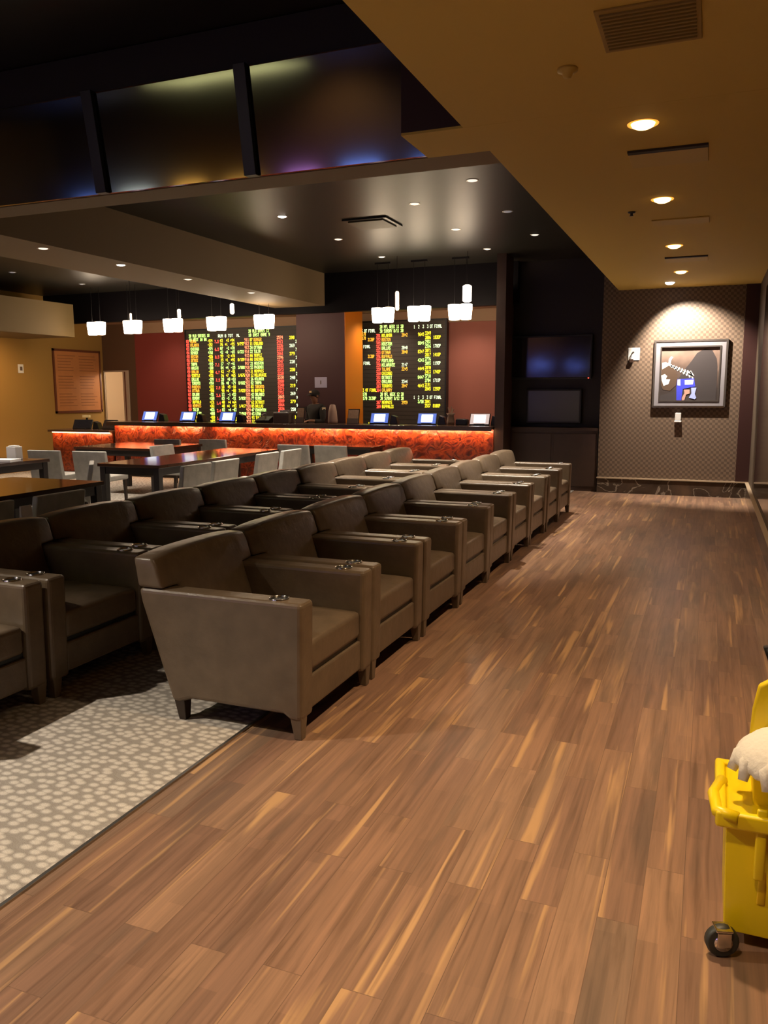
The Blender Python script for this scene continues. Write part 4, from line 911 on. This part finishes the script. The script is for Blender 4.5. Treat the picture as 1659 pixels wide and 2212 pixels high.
bm = bmesh.new(); shell(bm, BX0 - 0.03, BX1 + 0.03, BY0 - 0.03, BY1 + 0.03, 0.39, 0.44, 0.0, 0.03); 
obj('rim', bm, 'yellow', tub, True, 0.01, 3)
bm = bmesh.new(); pts = [(BX0 + 0.03, BY0 - 0.03), (BX0 - 0.025, BY0 - 0.01), (BX0 - 0.035, BY0 + 0.10), (BX0 - 0.01, BY0 + 0.2)]
add_tube(bm, [(x, y, 0.43) for x, y in pts], 0.018, 10); obj('pouring_lip', bm, 'yellow', tub, True)
obj('base_skirt', box(BX0 + 0.03, BX1 - 0.02, BY0 + 0.03, BY1 - 0.03, 0.038, 0.06), 'yellow', t, bevel=0.008)
for cx_, cy_ in ((0.112, 2.375), (0.53, 2.375), (0.22, 2.70), (0.48, 2.70)):
    bm = bmesh.new(); add_lathe(bm, [(0.012, -0.015), (0.043, -0.015), (0.048, -0.009), (0.048, 0.009), (0.043, 0.015), (0.012, 0.015)], 22, mtx=Matrix.Translation((cx_, cy_, 0.048)) @ Matrix.Rotation(R(18), 4, 'Z') @ Matrix.Rotation(R(90), 4, 'X'))
    cs = obj('caster', bm, 'rubber', t, True, 0.002)
    bm = bmesh.new(); add_lathe(bm, [(0.001, -0.019), (0.026, -0.018), (0.026, 0.018), (0.001, 0.019)], 16, mtx=Matrix.Translation((cx_, cy_, 0.048)) @ Matrix.Rotation(R(18), 4, 'Z') @ Matrix.Rotation(R(90), 4, 'X')); obj('hub', bm, 'chrome', cs, True)
    bm = bmesh.new(); mt = Matrix.Translation((cx_, cy_, 0)) @ Matrix.Rotation(R(18), 4, 'Z')
    add_box(bm, -0.02, 0.02, -0.024, -0.020, 0.04, 0.085, 0, mt); add_box(bm, -0.02, 0.02, 0.020, 0.024, 0.04, 0.085, 0, mt); add_box(bm, -0.024, 0.024, -0.024, 0.024, 0.085, 0.092, 0, mt); obj('fork', bm, 'chrome', cs, bevel=0.002)
# wringer
bm = bmesh.new(); shell(bm, 0.17, 0.50, 2.50, 2.70, 0.30, 0.56, 0.02, 0.01); wr = obj('wringer', bm, 'yellow', t, True, 0.012, 3)
bm = bmesh.new(); add_prism(bm, [(0.165, 0.50), (0.172, 0.66), (0.185, 0.74), (0.22, 0.765), (0.46, 0.765), (0.46, 0.50)], 2.66, 2.69); obj('wringer_back', bm, 'yellow', wr, True, 0.01, 3)
bm = bmesh.new(); add_box(bm, 0.185, 0.215, 2.40, 2.415, 0.24, 0.46); obj('strap', bm, 'yellow', tub, True, 0.006)
bm = bmesh.new(); add_box(bm, 0.20, 0.225, 2.425, 2.435, 0.15, 0.30); obj('moulded_rib', bm, mat('deep_yellow_plastic', (0.72, 0.46, 0.004), 0.4), tub, True, 0.005)
bm = bmesh.new(); add_tube(bm, [(0.26, 2.70, 0.55), (0.225, 2.69, 0.80), (0.22, 2.69, 0.86)], [0.012, 0.012, 0.03], 10); obj('wringer_lever', bm, 'cup', wr, True)
# mop lying over the wringer
mp = thing('string_mop', 'white string mop head draped over the yellow bucket', 'mop', (0.315, 2.54, 0.0))
bm = bmesh.new(); bmesh.ops.create_uvsphere(bm, u_segments=40, v_segments=20, radius=1)
for v in bm.verts:
    a = math.atan2(v.co.y, v.co.x); fl = 1 + 0.035 * math.sin(a * 18)
    z = v.co.z
    v.co = Vector((v.co.x * 0.195 * fl, v.co.y * 0.16 * fl, (0.115 * z if z > 0 else 0.03 * z) + 0.545))
obj('mop_yarn', bm, 'mop', mp, True)
for k in range(14):
    a = 2 * math.pi * k / 14; bm = bmesh.new()
    add_tube(bm, [(0.12 * math.cos(a), 0.10 * math.sin(a), 0.612), (0.18 * math.cos(a), 0.145 * math.sin(a), 0.56), (0.20 * math.cos(a + .1), 0.16 * math.sin(a + .1), 0.515)], [0.02, 0.022, 0.014], 8); obj('yarn_strand', bm, 'mop', mp, True)
bm = bmesh.new(); add_tube(bm, [(0.02, 0, 0.68), (0.2, 0.06, 1.0), (0.5, 0.16, 1.5)], 0.013, 10); obj('handle', bm, 'steel', mp, True)

# ------------------------------------------------------------------ added lit props behind the camera, for glass and television to reflect
sl_mats = [mat('reflection_glow_%s' % n, c, 0.4, emit=c, es=e) for n, c, e in (('blue', (0.15, 0.25, 1.0), 5), ('violet', (0.6, 0.25, 1.0), 4), ('amber', (1.0, 0.5, 0.12), 4), ('white', (0.8, 0.85, 1.0), 4))]
for k in range(8):
    x = -12.3 + k * 1.25
    t = thing('reflection_machine', 'added gaming machine for reflections behind the viewpoint, %s from the carpet side wall' % ORD[k], 'gaming machine', (x, -3.6, 0), 0, 'added gaming machines for reflections behind the viewpoint')
    obj('cabinet', box(-0.33, 0.33, -0.3, 0.3, 0.004, 1.9), 'frame_black', t, bevel=0.02)
    obj('screen', box(-0.27, 0.27, 0.30, 0.31, 1.1, 1.6), sl_mats[k % 4], t)
    obj('topper_post', box(-0.06, 0.06, -0.05, 0.05, 1.9, 2.48), 'frame_black', t)
    obj('reflection_sign', box(-0.3 - 0.1 * (k % 2), 0.3, -0.04, 0.05, 2.48, 2.68 + 0.04 * (k % 3)), sl_mats[(k * 3 + (k // 3)) % 4], t)
    obj('button_deck', box(-0.3, 0.3, 0.3, 0.45, 0.85, 0.95), 'box', t, bevel=0.01)
t = thing('reflection_light_panel', 'added light panel for glass reflections in the black ceiling behind the viewpoint', 'ceiling light', (-6.2, 0.4, 4.25))  # added unseen source, gives the smoked glass a blurred bright patch
obj('panel_frame', box(-1.0, 1.0, -0.65, 0.65, -0.02, 0), 'frame_black', t); obj('diffuser', box(-0.95, 0.95, -0.6, 0.6, -0.03, -0.02), mat('panel_diffuser', (0.8, 0.8, 0.6), 0.5, emit=(1, 0.95, 0.5), es=3.2), t)
